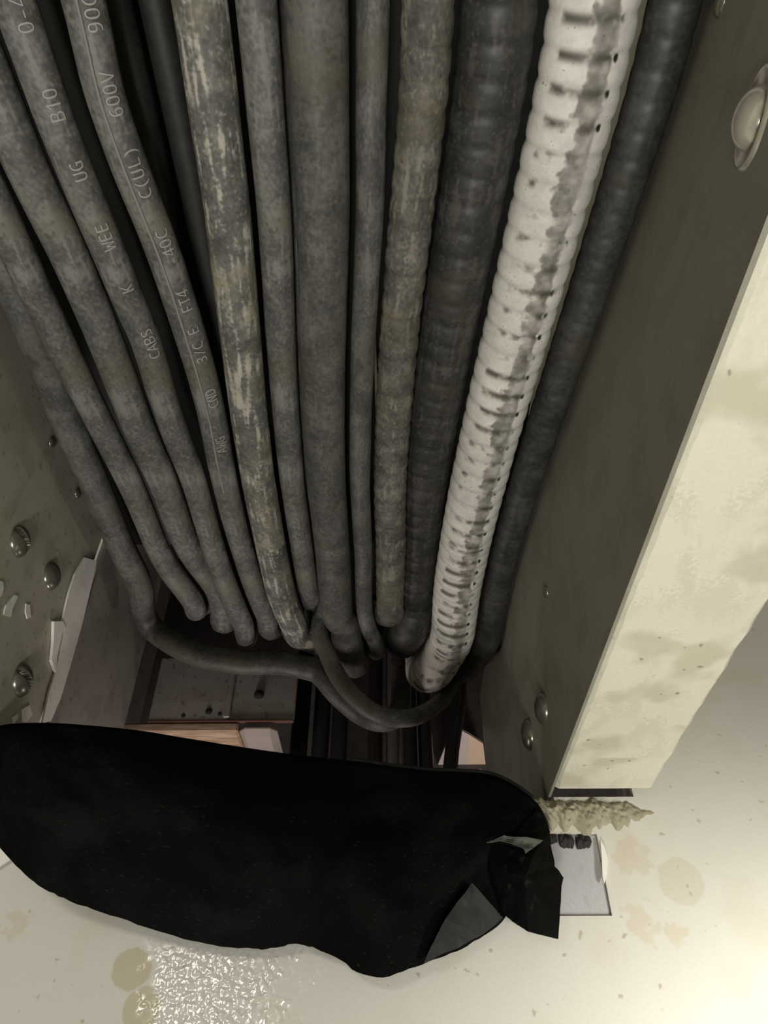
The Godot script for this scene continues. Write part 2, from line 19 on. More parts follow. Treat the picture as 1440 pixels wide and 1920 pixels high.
	"L0": [0.0149, [[-0.3000, 2.1350, 0.6010], [-0.3004, 2.1348, 0.5440], [-0.3004, 2.1348, 0.4880], [-0.3004, 2.1347, 0.4320], [-0.3004, 2.1347, 0.3759], [-0.3005, 2.1347, 0.3199], [-0.3005, 2.1347, 0.2639], [-0.3005, 2.1347, 0.2079], [-0.3005, 2.1346, 0.1519], [-0.3005, 2.1346, 0.0959], [-0.3005, 2.1345, 0.0399], [-0.3005, 2.1344, -0.0162], [-0.3005, 2.1342, -0.0722], [-0.3005, 2.1338, -0.1283], [-0.3001, 2.1330, -0.1843], [-0.2995, 2.1319, -0.2403], [-0.2992, 2.1309, -0.2963], [-0.2993, 2.1299, -0.3522], [-0.3014, 2.1299, -0.4082], [-0.3032, 2.1299, -0.4641], [-0.3029, 2.1299, -0.5202], [-0.3035, 2.1299, -0.5762], [-0.3035, 2.1299, -0.6322], [-0.3018, 2.1301, -0.6882], [-0.3022, 2.1299, -0.7041], [-0.3029, 2.1299, -0.7121], [-0.3042, 2.1301, -0.7200], [-0.3111, 2.1305, -0.7512], [-0.3120, 2.1300, -0.7591], [-0.3121, 2.1290, -0.7670], [-0.3107, 2.1271, -0.7744], [-0.3072, 2.1241, -0.7804], [-0.3018, 2.1201, -0.7842], [-0.2955, 2.1158, -0.7865], [-0.2821, 2.1080, -0.7900], [-0.2681, 2.1015, -0.7944], [-0.2535, 2.0963, -0.7980], [-0.2382, 2.0924, -0.8007], [-0.2226, 2.0896, -0.8025], [-0.1909, 2.0852, -0.8058], [-0.1829, 2.0852, -0.8064], [-0.1431, 2.0869, -0.8092], [-0.1353, 2.0862, -0.8103], [-0.1043, 2.0810, -0.8150], [-0.0971, 2.0784, -0.8156], [-0.0909, 2.0740, -0.8161], [-0.0856, 2.0684, -0.8165], [-0.0756, 2.0562, -0.8184], [-0.0702, 2.0507, -0.8204], [-0.0644, 2.0459, -0.8230], [-0.0584, 2.0415, -0.8261], [-0.0525, 2.0377, -0.8297], [-0.0465, 2.0348, -0.8341], [-0.0407, 2.0331, -0.8392], [-0.0353, 2.0327, -0.8450], [-0.0302, 2.0333, -0.8511], [-0.0256, 2.0347, -0.8575], [-0.0214, 2.0368, -0.8639], [-0.0176, 2.0394, -0.8704], [-0.0142, 2.0425, -0.8769], [-0.0085, 2.0497, -0.8900], [-0.0038, 2.0578, -0.9030], [0.0001, 2.0666, -0.9158], [0.0032, 2.0761, -0.9282], [0.0066, 2.0916, -0.9463], [0.0084, 2.1076, -0.9641], [0.0090, 2.1187, -0.9756], [0.0093, 2.1307, -0.9862], [0.0094, 2.1370, -0.9910], [0.0095, 2.1437, -0.9954], [0.0096, 2.1507, -0.9993], [0.0099, 2.1652, -1.0059], [0.0100, 2.1878, -1.0142], [0.0100, 2.2109, -1.0206], [0.0098, 2.2344, -1.0253], [0.0097, 2.2661, -1.0295], [0.0097, 2.3220, -1.0333], [0.0097, 2.3780, -1.0357], [0.0097, 2.4340, -1.0371], [0.0097, 2.4900, -1.0379], [0.0097, 2.5460, -1.0384], [0.0097, 2.6020, -1.0390], [0.0097, 2.6500, -1.0400]]],
	"N": [0.0104, [[-0.0718, 2.1426, 0.6001], [-0.0719, 2.1426, 0.5441], [-0.0719, 2.1426, 0.4882], [-0.0720, 2.1426, 0.4323], [-0.0720, 2.1426, 0.3764], [-0.0720, 2.1426, 0.3204], [-0.0720, 2.1426, 0.2645], [-0.0720, 2.1425, 0.2086], [-0.0720, 2.1425, 0.1527], [-0.0721, 2.1425, 0.0968], [-0.0721, 2.1425, 0.0409], [-0.0722, 2.1425, -0.0150], [-0.0722, 2.1424, -0.0710], [-0.0723, 2.1422, -0.1269], [-0.0724, 2.1419, -0.1828], [-0.0725, 2.1416, -0.2387], [-0.0733, 2.1412, -0.2946], [-0.0752, 2.1410, -0.3505], [-0.0779, 2.1408, -0.4064], [-0.0810, 2.1408, -0.4622], [-0.0837, 2.1413, -0.5180], [-0.0852, 2.1421, -0.5737], [-0.0861, 2.1429, -0.6296], [-0.0860, 2.1454, -0.6850], [-0.0863, 2.1505, -0.7225], [-0.0852, 2.1509, -0.7297], [-0.0837, 2.1501, -0.7376], [-0.0829, 2.1469, -0.7467], [-0.0844, 2.1408, -0.7569], [-0.0877, 2.1346, -0.7659], [-0.0909, 2.1299, -0.7717], [-0.0924, 2.1252, -0.7736], [-0.0925, 2.1183, -0.7737], [-0.0920, 2.1093, -0.7739], [-0.0907, 2.1005, -0.7745], [-0.0884, 2.0933, -0.7748], [-0.0854, 2.0869, -0.7748], [-0.0791, 2.0731, -0.7758], [-0.0724, 2.0587, -0.7774], [-0.0643, 2.0451, -0.7791], [-0.0550, 2.0322, -0.7808], [-0.0443, 2.0206, -0.7825], [-0.0384, 2.0153, -0.7834], [-0.0321, 2.0105, -0.7843], [-0.0253, 2.0063, -0.7851], [-0.0182, 2.0029, -0.7855], [-0.0107, 2.0004, -0.7859], [-0.0032, 1.9996, -0.7876], [0.0034, 2.0006, -0.7912], [0.0091, 2.0031, -0.7961], [0.0140, 2.0062, -0.8015], [0.0184, 2.0097, -0.8072], [0.0224, 2.0136, -0.8129], [0.0293, 2.0219, -0.8246], [0.0411, 2.0398, -0.8483], [0.0509, 2.0585, -0.8723], [0.0597, 2.0772, -0.8966], [0.0644, 2.0860, -0.9092], [0.0665, 2.0911, -0.9151], [0.0699, 2.1027, -0.9259], [0.0732, 2.1136, -0.9370], [0.0805, 2.1347, -0.9598], [0.0835, 2.1466, -0.9700], [0.0847, 2.1530, -0.9746], [0.0857, 2.1598, -0.9786], [0.0864, 2.1669, -0.9822], [0.0873, 2.1816, -0.9884], [0.0877, 2.1966, -0.9938], [0.0874, 2.2197, -1.0003], [0.0868, 2.2432, -1.0051], [0.0861, 2.2748, -1.0093], [0.0860, 2.3306, -1.0133], [0.0860, 2.3864, -1.0157], [0.0860, 2.4423, -1.0171], [0.0860, 2.4982, -1.0179], [0.0860, 2.5542, -1.0184], [0.0860, 2.6101, -1.0191], [0.0860, 2.6500, -1.0200]]],
}

var used := {}
var M := {}

func _ready():
	camera_and_light()
	materials()
	setting()
	trunking()
	cables()
	shaft()
	flap()
	small_things()
	lamps()
	rebase()

func camera_and_light():
	var cam := Camera3D.new()
	cam.name = "camera"
	cam.fov = 69.377
	cam.near = 0.02
	cam.position = Vector3(0, 1.6, 0)
	cam.rotation_degrees = Vector3(42.4786, 0.9139, 0)
	add_child(cam)
	cam.current = true
	var env := Environment.new()
	env.background_mode = Environment.BG_COLOR
	env.background_color = Color(0, 0, 0)
	env.tonemap_mode = Environment.TONE_MAPPER_LINEAR
	env.tonemap_exposure = 1.0
	env.sdfgi_enabled = true
	env.ssao_enabled = true
	env.ssil_enabled = true
	var we := WorldEnvironment.new()
	we.name = "environment"
	we.environment = env
	add_child(we)
	# lamp on the wall behind the camera, floodlight on a low stand under the trunking, work lamp low beside the wall, lamp low in the riser
	area_light("wall_lamp_light", Vector3(-0.72, 2.06, 1.66), Vector3(-0.3, 1.75, -0.6), Vector2(0.5, 0.24), 1.4, Color(1.0, 0.98, 0.945))
	area_light("flood_lamp_light", Vector3(-0.12, 0.75, 0.12), Vector3(-0.12, 1.75, 0.62), Vector2(0.30, 0.30), 1.8, Color(1.0, 0.99, 0.965))
	spot_light("work_lamp_light", Vector3(0.56, 1.42, -0.20), Vector3(0.40, 1.50, -0.68), 42.0, 0.06, 0.92, Color(1.0, 0.985, 0.94))
	area_light("shaft_lamp_light", Vector3(-0.24, 1.72, -0.86), Vector3(-0.26, 2.06, -0.96), Vector2(0.12, 0.06), 0.065, Color(1.0, 0.95, 0.93))
	area_light("shaft_fill_light", Vector3(0.24, 1.76, -1.24), Vector3(0.13, 2.18, -1.27), Vector2(0.08, 0.05), 0.09, Color(1.0, 0.95, 0.93))  # added to brighten the cardboard, out of reach of the other shaft lamp

func area_light(called: String, at: Vector3, to: Vector3, size: Vector2, energy: float, color: Color):
	var l := AreaLight3D.new()
	l.name = called
	l.area_size = size
	l.light_energy = energy
	l.light_color = color
	l.shadow_enabled = true
	l.area_range = 6.0
	l.area_attenuation = 2.0
	add_child(l)
	var up := Vector3.UP if absf((to - at).normalized().y) < 0.9 else Vector3.RIGHT
	l.look_at_from_position(at, to, up)

func spot_light(called: String, at: Vector3, to: Vector3, angle: float, size: float, energy: float, color: Color):
	var l := SpotLight3D.new()
	l.name = called
	l.spot_angle = angle
	l.spot_angle_attenuation = 1.0
	l.spot_range = 6.0
	l.spot_attenuation = 2.0
	l.light_size = size
	l.light_energy = energy
	l.light_color = color
	l.shadow_enabled = true
	add_child(l)
	l.look_at_from_position(at, to)

# put each thing's origin at its base
func rebase():
	for t in get_children():
		if t.get_class() != "Node3D": continue
		var box := AABB()
		var first := true
		for m in t.find_children("*", "MeshInstance3D", true, false):
			var b: AABB = m.global_transform * m.get_aabb()
			box = b if first else box.merge(b)
			first = false
		var base := Vector3(box.get_center().x, box.position.y, box.get_center().z)
		for c in t.get_children():
			c.position -= base
		t.position += base

# ---------------------------------------------------------------- helpers
func numbered(called: String) -> String:
	used[called] = used.get(called, -1) + 1
	return called if used[called] == 0 else "%s_%03d" % [called, used[called]]

func tag(o: Node, label := "", category := "", group := "", kind := ""):
	if label: o.set_meta("label", label)
	if category: o.set_meta("category", category)
	if group: o.set_meta("group", group)
	if kind: o.set_meta("kind", kind)
	return o

func thing(called: String, label: String, category: String, at := Vector3.ZERO, group := "") -> Node3D:
	var o := Node3D.new()
	o.name = numbered(called)
	o.position = at
	add_child(o)
	return tag(o, label, category, group)

func put(called: String, mesh: Mesh, material: Material, parent: Node = self, at := Vector3.ZERO) -> MeshInstance3D:
	var o := MeshInstance3D.new()
	o.name = numbered(called) if parent == self else called
	o.mesh = mesh
	o.material_override = material
	o.position = at
	parent.add_child(o, true)
	return o

func structure(called: String, mesh: Mesh, material: Material, label: String, at := Vector3.ZERO) -> MeshInstance3D:
	var o := put(called, mesh, material, self, at)
	tag(o, label, "", "", "structure")
	return o

func mesh_of(v: PackedVector3Array, n: PackedVector3Array, uv: PackedVector2Array, idx: PackedInt32Array) -> ArrayMesh:
	var a := []
	a.resize(Mesh.ARRAY_MAX)
	a[Mesh.ARRAY_VERTEX] = v
	a[Mesh.ARRAY_NORMAL] = n
	a[Mesh.ARRAY_TEX_UV] = uv
	a[Mesh.ARRAY_INDEX] = idx
	var m := ArrayMesh.new()
	m.add_surface_from_arrays(Mesh.PRIMITIVE_TRIANGLES, a)
	return m

# box with chamfered edges, from lo to hi
func bevel_box(lo: Vector3, hi: Vector3, b := 0.002) -> ArrayMesh:
	var st := SurfaceTool.new()
	st.begin(Mesh.PRIMITIVE_TRIANGLES)
	var c := (lo + hi) / 2
	var h := (hi - lo) / 2
	b = minf(b, minf(h.x, minf(h.y, h.z)) * 0.9)
	var pts := {}
	for sx in [-1, 1]:
		for sy in [-1, 1]:
			for sz in [-1, 1]:
				var s := Vector3(sx, sy, sz)
				pts[[sx, sy, sz, 0]] = c + s * (h - Vector3(0, b, b))
				pts[[sx, sy, sz, 1]] = c + s * (h - Vector3(b, 0, b))
				pts[[sx, sy, sz, 2]] = c + s * (h - Vector3(b, b, 0))
	var ax := [[0, 1, 2], [1, 2, 0], [2, 0, 1]]
	for a in ax:
		for s in [-1, 1]:
			var q := []
			for e in [[-1, -1], [1, -1], [1, 1], [-1, 1]]:
				var k := [0, 0, 0]
				k[a[0]] = s; k[a[1]] = e[0]; k[a[2]] = e[1]
				q.append(pts[[k[0], k[1], k[2], a[0]]])
			poly(st, q, c)
		for s in [-1, 1]:
			for t in [-1, 1]:
				var q := []
				for e in [[-1, a[1]], [1, a[1]], [1, a[2]], [-1, a[2]]]:
					var k := [0, 0, 0]
					k[a[0]] = e[0]; k[a[1]] = s; k[a[2]] = t
					q.append(pts[[k[0], k[1], k[2], e[1]]])
				poly(st, q, c)
	for sx in [-1, 1]:
		for sy in [-1, 1]:
			for sz in [-1, 1]:
				poly(st, [pts[[sx, sy, sz, 0]], pts[[sx, sy, sz, 1]], pts[[sx, sy, sz, 2]]], c)
	st.generate_normals()
	return st.commit()

# flat convex polygon, turned so that it faces away from c
func poly(st: SurfaceTool, q: Array, c: Vector3):
	var n: Vector3 = (q[1] - q[0]).cross(q[2] - q[0])
	var away: Vector3 = q[0] + q[1] + q[2]
	if n.dot(away / 3.0 - c) > 0:
		q = q.duplicate()
		q.reverse()
	st.set_smooth_group(-1)
	for i in range(1, q.size() - 1):
		for p in [q[0], q[i], q[i + 1]]:
			st.set_uv(Vector2(p.x + p.z, p.y))
			st.add_vertex(p)

# a sheet given as a grid of points, made into a shell of some thickness
func shell(grid: Array, thick: float) -> ArrayMesh:
	var nu := grid.size()
	var nv: int = grid[0].size()
	var nor := []
	for i in nu:
		var row := []
		for j in nv:
			var du: Vector3 = grid[mini(i + 1, nu - 1)][j] - grid[maxi(i - 1, 0)][j]
			var dv: Vector3 = grid[i][mini(j + 1, nv - 1)] - grid[i][maxi(j - 1, 0)]
			row.append(du.cross(dv).normalized())
		nor.append(row)
	var v := PackedVector3Array()
	var n := PackedVector3Array()
	var uv := PackedVector2Array()
	var idx := PackedInt32Array()
	for side in [0, 1]:
		var base := v.size()
		for i in nu:
			for j in nv:
				var nn: Vector3 = nor[i][j] * (1.0 if side == 0 else -1.0)
				v.append(grid[i][j] + nn * thick / 2)
				n.append(nn)
				uv.append(Vector2(float(i) / nu, float(j) / nv))
		for i in nu - 1:
			for j in nv - 1:
				var a := base + i * nv + j
				var q := [a, a + nv, a + nv + 1, a, a + nv + 1, a + 1]
				if side == 0: q.reverse()
				idx.append_array(PackedInt32Array(q))
	var rim := []
	for i in nu: rim.append([i, 0])
	for j in range(1, nv): rim.append([nu - 1, j])
	for i in range(nu - 2, -1, -1): rim.append([i, nv - 1])
	for j in range(nv - 2, -1, -1): rim.append([0, j])
	for k in rim.size() - 1:
		var b := v.size()
		for e in [rim[k], rim[k + 1]]:
			for s in [1.0, -1.0]:
				v.append(grid[e[0]][e[1]] + nor[e[0]][e[1]] * s * thick / 2)
				uv.append(Vector2.ZERO)
		var fn: Vector3 = (v[b + 2] - v[b]).cross(v[b + 1] - v[b]).normalized()
		for e in 4: n.append(fn)
		idx.append_array(PackedInt32Array([b, b + 1, b + 2, b + 1, b + 3, b + 2]))
	return mesh_of(v, n, uv, idx)

# outline of points in a plane, thickened along off
func slab(pts: Array, off: Vector3, u: Vector3, w: Vector3) -> ArrayMesh:
	var flat := PackedVector2Array()
	var c := Vector3.ZERO
	for p in pts:
		flat.append(Vector2(p.dot(u), p.dot(w)))
		c += p
	c = c / pts.size() + off / 2
	var tri := Geometry2D.triangulate_polygon(flat)
	var st := SurfaceTool.new()
	st.begin(Mesh.PRIMITIVE_TRIANGLES)
	for i in range(0, tri.size(), 3):
		var a: Vector3 = pts[tri[i]]
		var b: Vector3 = pts[tri[i + 1]]
		var d: Vector3 = pts[tri[i + 2]]
		var mid := (a + b + d) / 3
		poly(st, [a, b, d], mid + off)
		poly(st, [a + off, b + off, d + off], mid)
	for i in pts.size():
		var a: Vector3 = pts[i]
		var b: Vector3 = pts[(i + 1) % pts.size()]
		poly(st, [a, b, b + off, a + off], c)
	st.generate_normals()
	return st.commit()

# loose facets with a thickness, for crumpled sheet
func facets(pts: Array, tris: Array, off: Vector3) -> ArrayMesh:
	# crumple: split every facet and push the new points about
	var n := fnoise(301, 60.0, 3)
	pts = pts.duplicate()
	for level in 3:
		var mid := {}
		var finer := []
		for t in tris:
			var m := []
			for e in 3:
				var k := [mini(t[e], t[(e + 1) % 3]), maxi(t[e], t[(e + 1) % 3])]
				if not mid.has(k):
					var p: Vector3 = (pts[k[0]] + pts[k[1]]) / 2
					var w := 0.004 / (level + 1)
					p += Vector3(0.35 * n.get_noise_3d(p.x + 5.0, p.y, p.z), 0.35 * n.get_noise_3d(p.x, p.y + 5.0, p.z), n.get_noise_3d(p.x, p.y, p.z) * 0.8) * w
					mid[k] = pts.size()
					pts.append(p)
				m.append(mid[k])
			finer.append_array([[t[0], m[0], m[2]], [m[0], t[1], m[1]], [m[2], m[1], t[2]], [m[0], m[1], m[2]]])
		tris = finer
	var st := SurfaceTool.new()
	st.begin(Mesh.PRIMITIVE_TRIANGLES)
	var count := {}
	for t in tris:
		var a: Vector3 = pts[t[0]]
		var b: Vector3 = pts[t[1]]
		var d: Vector3 = pts[t[2]]
		poly(st, [a, b, d], (a + b + d) / 3 + off)
		poly(st, [a + off, b + off, d + off], (a + b + d) / 3)
		for e in 3:
			var k := [mini(t[e], t[(e + 1) % 3]), maxi(t[e], t[(e + 1) % 3])]
			count[k] = [count.get(k, [0])[0] + 1, t[(e + 2) % 3]]
	for k in count:
		if count[k][0] == 1:
			var a: Vector3 = pts[k[0]]
			var b: Vector3 = pts[k[1]]
			poly(st, [a, b, b + off, a + off], pts[count[k][1]])
	st.generate_normals()
	return st.commit()

# smooth curve through the given points
func curve(list: Array) -> Curve3D:
	var p := []
	for a in list: p.append(Vector3(a[0], a[1], a[2]))
	var c := Curve3D.new()
	c.bake_interval = 0.004
	for i in p.size():
		var a: Vector3 = p[maxi(i - 1, 0)]
		var b: Vector3 = p[mini(i + 1, p.size() - 1)]
		var d: Vector3 = (b - a).normalized()
		c.add_point(p[i], -d * p[i].distance_to(a) / 3, d * p[i].distance_to(b) / 3)
	return c

# frames along a curve: centre, downward direction, sideways direction
func frames(c: Curve3D, step: float) -> Array:
	var out := []
	var total := c.get_baked_length()
	var count := int(total / step)
	var down := Vector3.DOWN
	for i in count + 1:
		var s := minf(i * step, total)
		var p := c.sample_baked(s, true)
		var t := (c.sample_baked(minf(s + 0.003, total), true) - c.sample_baked(maxf(s - 0.003, 0), true)).normalized()
		down = (down - t * down.dot(t)).normalized()
		out.append([p, down, down.cross(t).normalized(), s])
	return out

# swept tube; ribs of the given pitch and depth; angle 0 points down, rising towards +x
func tube(fr: Array, r: float, segs: int, pitch := 0.0, groove := 0.0, wobble := 0.0, seed_ := 1) -> ArrayMesh:
	var noise := FastNoiseLite.new()
	noise.seed = seed_
	noise.frequency = 9.0
	var v := PackedVector3Array()
	var n := PackedVector3Array()
	var uv := PackedVector2Array()
	var idx := PackedInt32Array()
	for i in fr.size():
		var f: Array = fr[i]
		var s: float = f[3]
		var slope := 0.0
		var rr := r
		if pitch > 0.0:
			var ph := TAU * s / pitch
			var g := pow(0.5 + 0.5 * cos(ph), 3.0)
			rr -= groove * g
			slope = groove * 3.0 * pow(0.5 + 0.5 * cos(ph), 2.0) * 0.5 * sin(ph) * TAU / pitch
		var t: Vector3 = f[2].cross(f[1])
		for k in segs + 1:
			var a := TAU * k / segs
			var d: Vector3 = f[1] * cos(a) + f[2] * sin(a)
			var q := rr
			if wobble > 0.0:
				q += wobble * noise.get_noise_3d(cos(a) * 0.06, sin(a) * 0.06, s)
			v.append(f[0] + d * q)
			n.append((d - t * slope).normalized())
			uv.append(Vector2(float(k) / segs, s / 1.2))
	for i in fr.size() - 1:
		for k in segs:
			var a := i * (segs + 1) + k
			var b := a + segs + 1
			idx.append_array(PackedInt32Array([a, a + 1, b, a + 1, b + 1, b]))
	for e in [0, fr.size() - 1]:
		var base := v.size()
		var f: Array = fr[e]
		var t: Vector3 = f[2].cross(f[1]) * (-1.0 if e == 0 else 1.0)
		v.append(f[0]); n.append(t); uv.append(Vector2.ZERO)
		for k in segs + 1:
			v.append(v[e * (segs + 1) + k]); n.append(t); uv.append(Vector2.ZERO)
		for k in segs:
			idx.append_array(PackedInt32Array([base, base + 1 + k, base + 2 + k]))
	return mesh_of(v, n, uv, idx)

# turned shape about +y: profile of [radius, height] from the axis outwards and down
func lathe(profile: Array, segs := 28) -> ArrayMesh:
	var st := SurfaceTool.new()
	st.begin(Mesh.PRIMITIVE_TRIANGLES)
	st.set_smooth_group(0)
	for i in profile.size() - 1:
		for k in segs:
			var q := []
			for e in [[i, k], [i, k + 1], [i + 1, k + 1], [i + 1, k]]:
				var a: float = TAU * e[1] / segs
				q.append(Vector3(cos(a) * profile[e[0]][0], profile[e[0]][1], sin(a) * profile[e[0]][0]))
			for p in [q[0], q[2], q[1], q[0], q[3], q[2]]:
				st.set_uv(Vector2(p.x, p.z))
				st.add_vertex(p)
	st.generate_normals()
	return st.commit()

# dome screw head about +y with an optional slot cut across it
func screw_head(r: float, h: float, slot: float, turn: float) -> ArrayMesh:
	var rings := 16
	var segs := 48
	var st := SurfaceTool.new()
	st.begin(Mesh.PRIMITIVE_TRIANGLES)
	st.set_smooth_group(0)
	var pt := func(i: int, k: int) -> Vector3:
		var q := float(i) / rings
		var a := TAU * k / segs
		var p := Vector3(cos(a) * r * sin(q * PI / 2), h * cos(q * PI / 2), sin(a) * r * sin(q * PI / 2))
		var across := p.x * sin(turn) + p.z * cos(turn)
		if slot > 0.0 and absf(across) < slot:
			p.y = minf(p.y, h * 0.12)
		return p
	for i in rings:
		for k in segs:
			for e in [[i, k], [i + 1, k + 1], [i, k + 1], [i, k], [i + 1, k], [i + 1, k + 1]]:
				var p: Vector3 = pt.call(e[0], e[1])
				st.set_uv(Vector2(p.x, p.z))
				st.add_vertex(p)
	st.generate_normals()
	return st.commit()

func fnoise(seed_: int, freq: float, octaves := 3) -> FastNoiseLite:
	var n := FastNoiseLite.new()
	n.seed = seed_
	n.noise_type = FastNoiseLite.TYPE_SIMPLEX_SMOOTH
	n.frequency = freq
	n.fractal_octaves = octaves
	return n

func plain(color: Color, rough: float, metal := 0.0) -> StandardMaterial3D:
	var m := StandardMaterial3D.new()
	m.albedo_color = color
	m.roughness = rough
	m.metallic = metal
	return m

func mixc(a: Color, b: Color, t: float) -> Color:
	return a.lerp(b, clampf(t, 0.0, 1.0))

# dusty cable jacket, u around and v along 1.2 m
func jacket(seed_: int, r: float, base: Color, dust: Color, stain: Color, amount: float, bias := 0.0) -> ImageTexture:
	var w := 160
	var h := 1024
	var img := Image.create(w, h, false, Image.FORMAT_RGB8)
	var fine := fnoise(seed_, 260.0, 2)
	var patch := fnoise(seed_ + 1, 26.0, 3)
	var streak := fnoise(seed_ + 2, 170.0, 2)
	var scuff := fnoise(seed_ + 4, 75.0, 3)
	var moss := fnoise(seed_ + 3, 9.0, 4)
	for y in h:
		var s := 1.2 * y / h
		for x in w:
			var a := TAU * x / w
			var cx := cos(a) * r
			var cy := sin(a) * r
			var f := fine.get_noise_3d(cx, cy, s)
			var p := patch.get_noise_3d(cx, cy, s)
			var k := streak.get_noise_3d(cx, cy, s * 0.09)
			var q := scuff.get_noise_3d(cx, cy, s)
			var g := moss.get_noise_3d(cx, cy, s)
			var c := base * (1.0 + 0.24 * f + 0.30 * p + 0.22 * q)
			c = mixc(c, dust, smoothstep(0.10, 0.50, 0.75 * k + 0.50 * p + 0.25 * f + bias) * amount)
			c = mixc(c, dust, smoothstep(0.30, 0.48, q + 0.25 * p + 0.2 * g) * amount * 0.7)
			c = mixc(c, stain, smoothstep(0.05, 0.45, g + 0.30 * q) * 0.6)
			c = mixc(c, stain * 0.62, smoothstep(0.34, 0.5, q - 0.3 * p - 0.2 * g) * 0.55)
			if f > 0.50: c = mixc(c, dust, 0.5)
			img.set_pixel(x, y, Color(c.r, c.g, c.b))
	return ImageTexture.create_from_image(img)

func textured(tex: Texture2D, rough: float, bump := 0.0, bump_freq := 0.02, seed_ := 3) -> StandardMaterial3D:
	var m := StandardMaterial3D.new()
	m.albedo_texture = tex
	m.roughness = rough
	return m

# flat weathered surface seen in metres: base colour with grain, patches, scratches
func weathered(seed_: int, size: int, metres: float, base: Color, patch_c: Color, spot_c: Color, strength: float, scratch := 0.0) -> ImageTexture:
	var img := Image.create(size, size, false, Image.FORMAT_RGB8)
	var fine := fnoise(seed_, 330.0, 2)
	var patch := fnoise(seed_ + 1, 14.0, 4)
	var spot := fnoise(seed_ + 2, 60.0, 2)
	var line := fnoise(seed_ + 3, 220.0, 2)
	for y in size:
		for x in size:
			var u := metres * x / size
			var v := metres * y / size
			var f := fine.get_noise_2d(u, v)
			var p := patch.get_noise_2d(u, v)
			var c := base * (1.0 + 0.05 * f)
			c = mixc(c, patch_c, smoothstep(-0.1, 0.5, p + 0.1 * f) * strength)
			c = mixc(c, spot_c, smoothstep(0.5, 0.62, spot.get_noise_2d(u, v) + 0.12 * p) * 0.7)
			if scratch > 0.0:
				c = mixc(c, patch_c, smoothstep(0.2, 0.6, line.get_noise_2d(u, v * 0.08)) * scratch)
			img.set_pixel(x, y, Color(c.r, c.g, c.b))
	return ImageTexture.create_from_image(img)

func world_tri(tex: Texture2D, metres: float, rough: float, metal := 0.0) -> StandardMaterial3D:
	var m := StandardMaterial3D.new()
	m.albedo_texture = tex
	m.roughness = rough
	m.metallic = metal
	m.uv1_triplanar = true
	m.uv1_world_triplanar = true
	m.uv1_scale = Vector3.ONE / metres
	return m

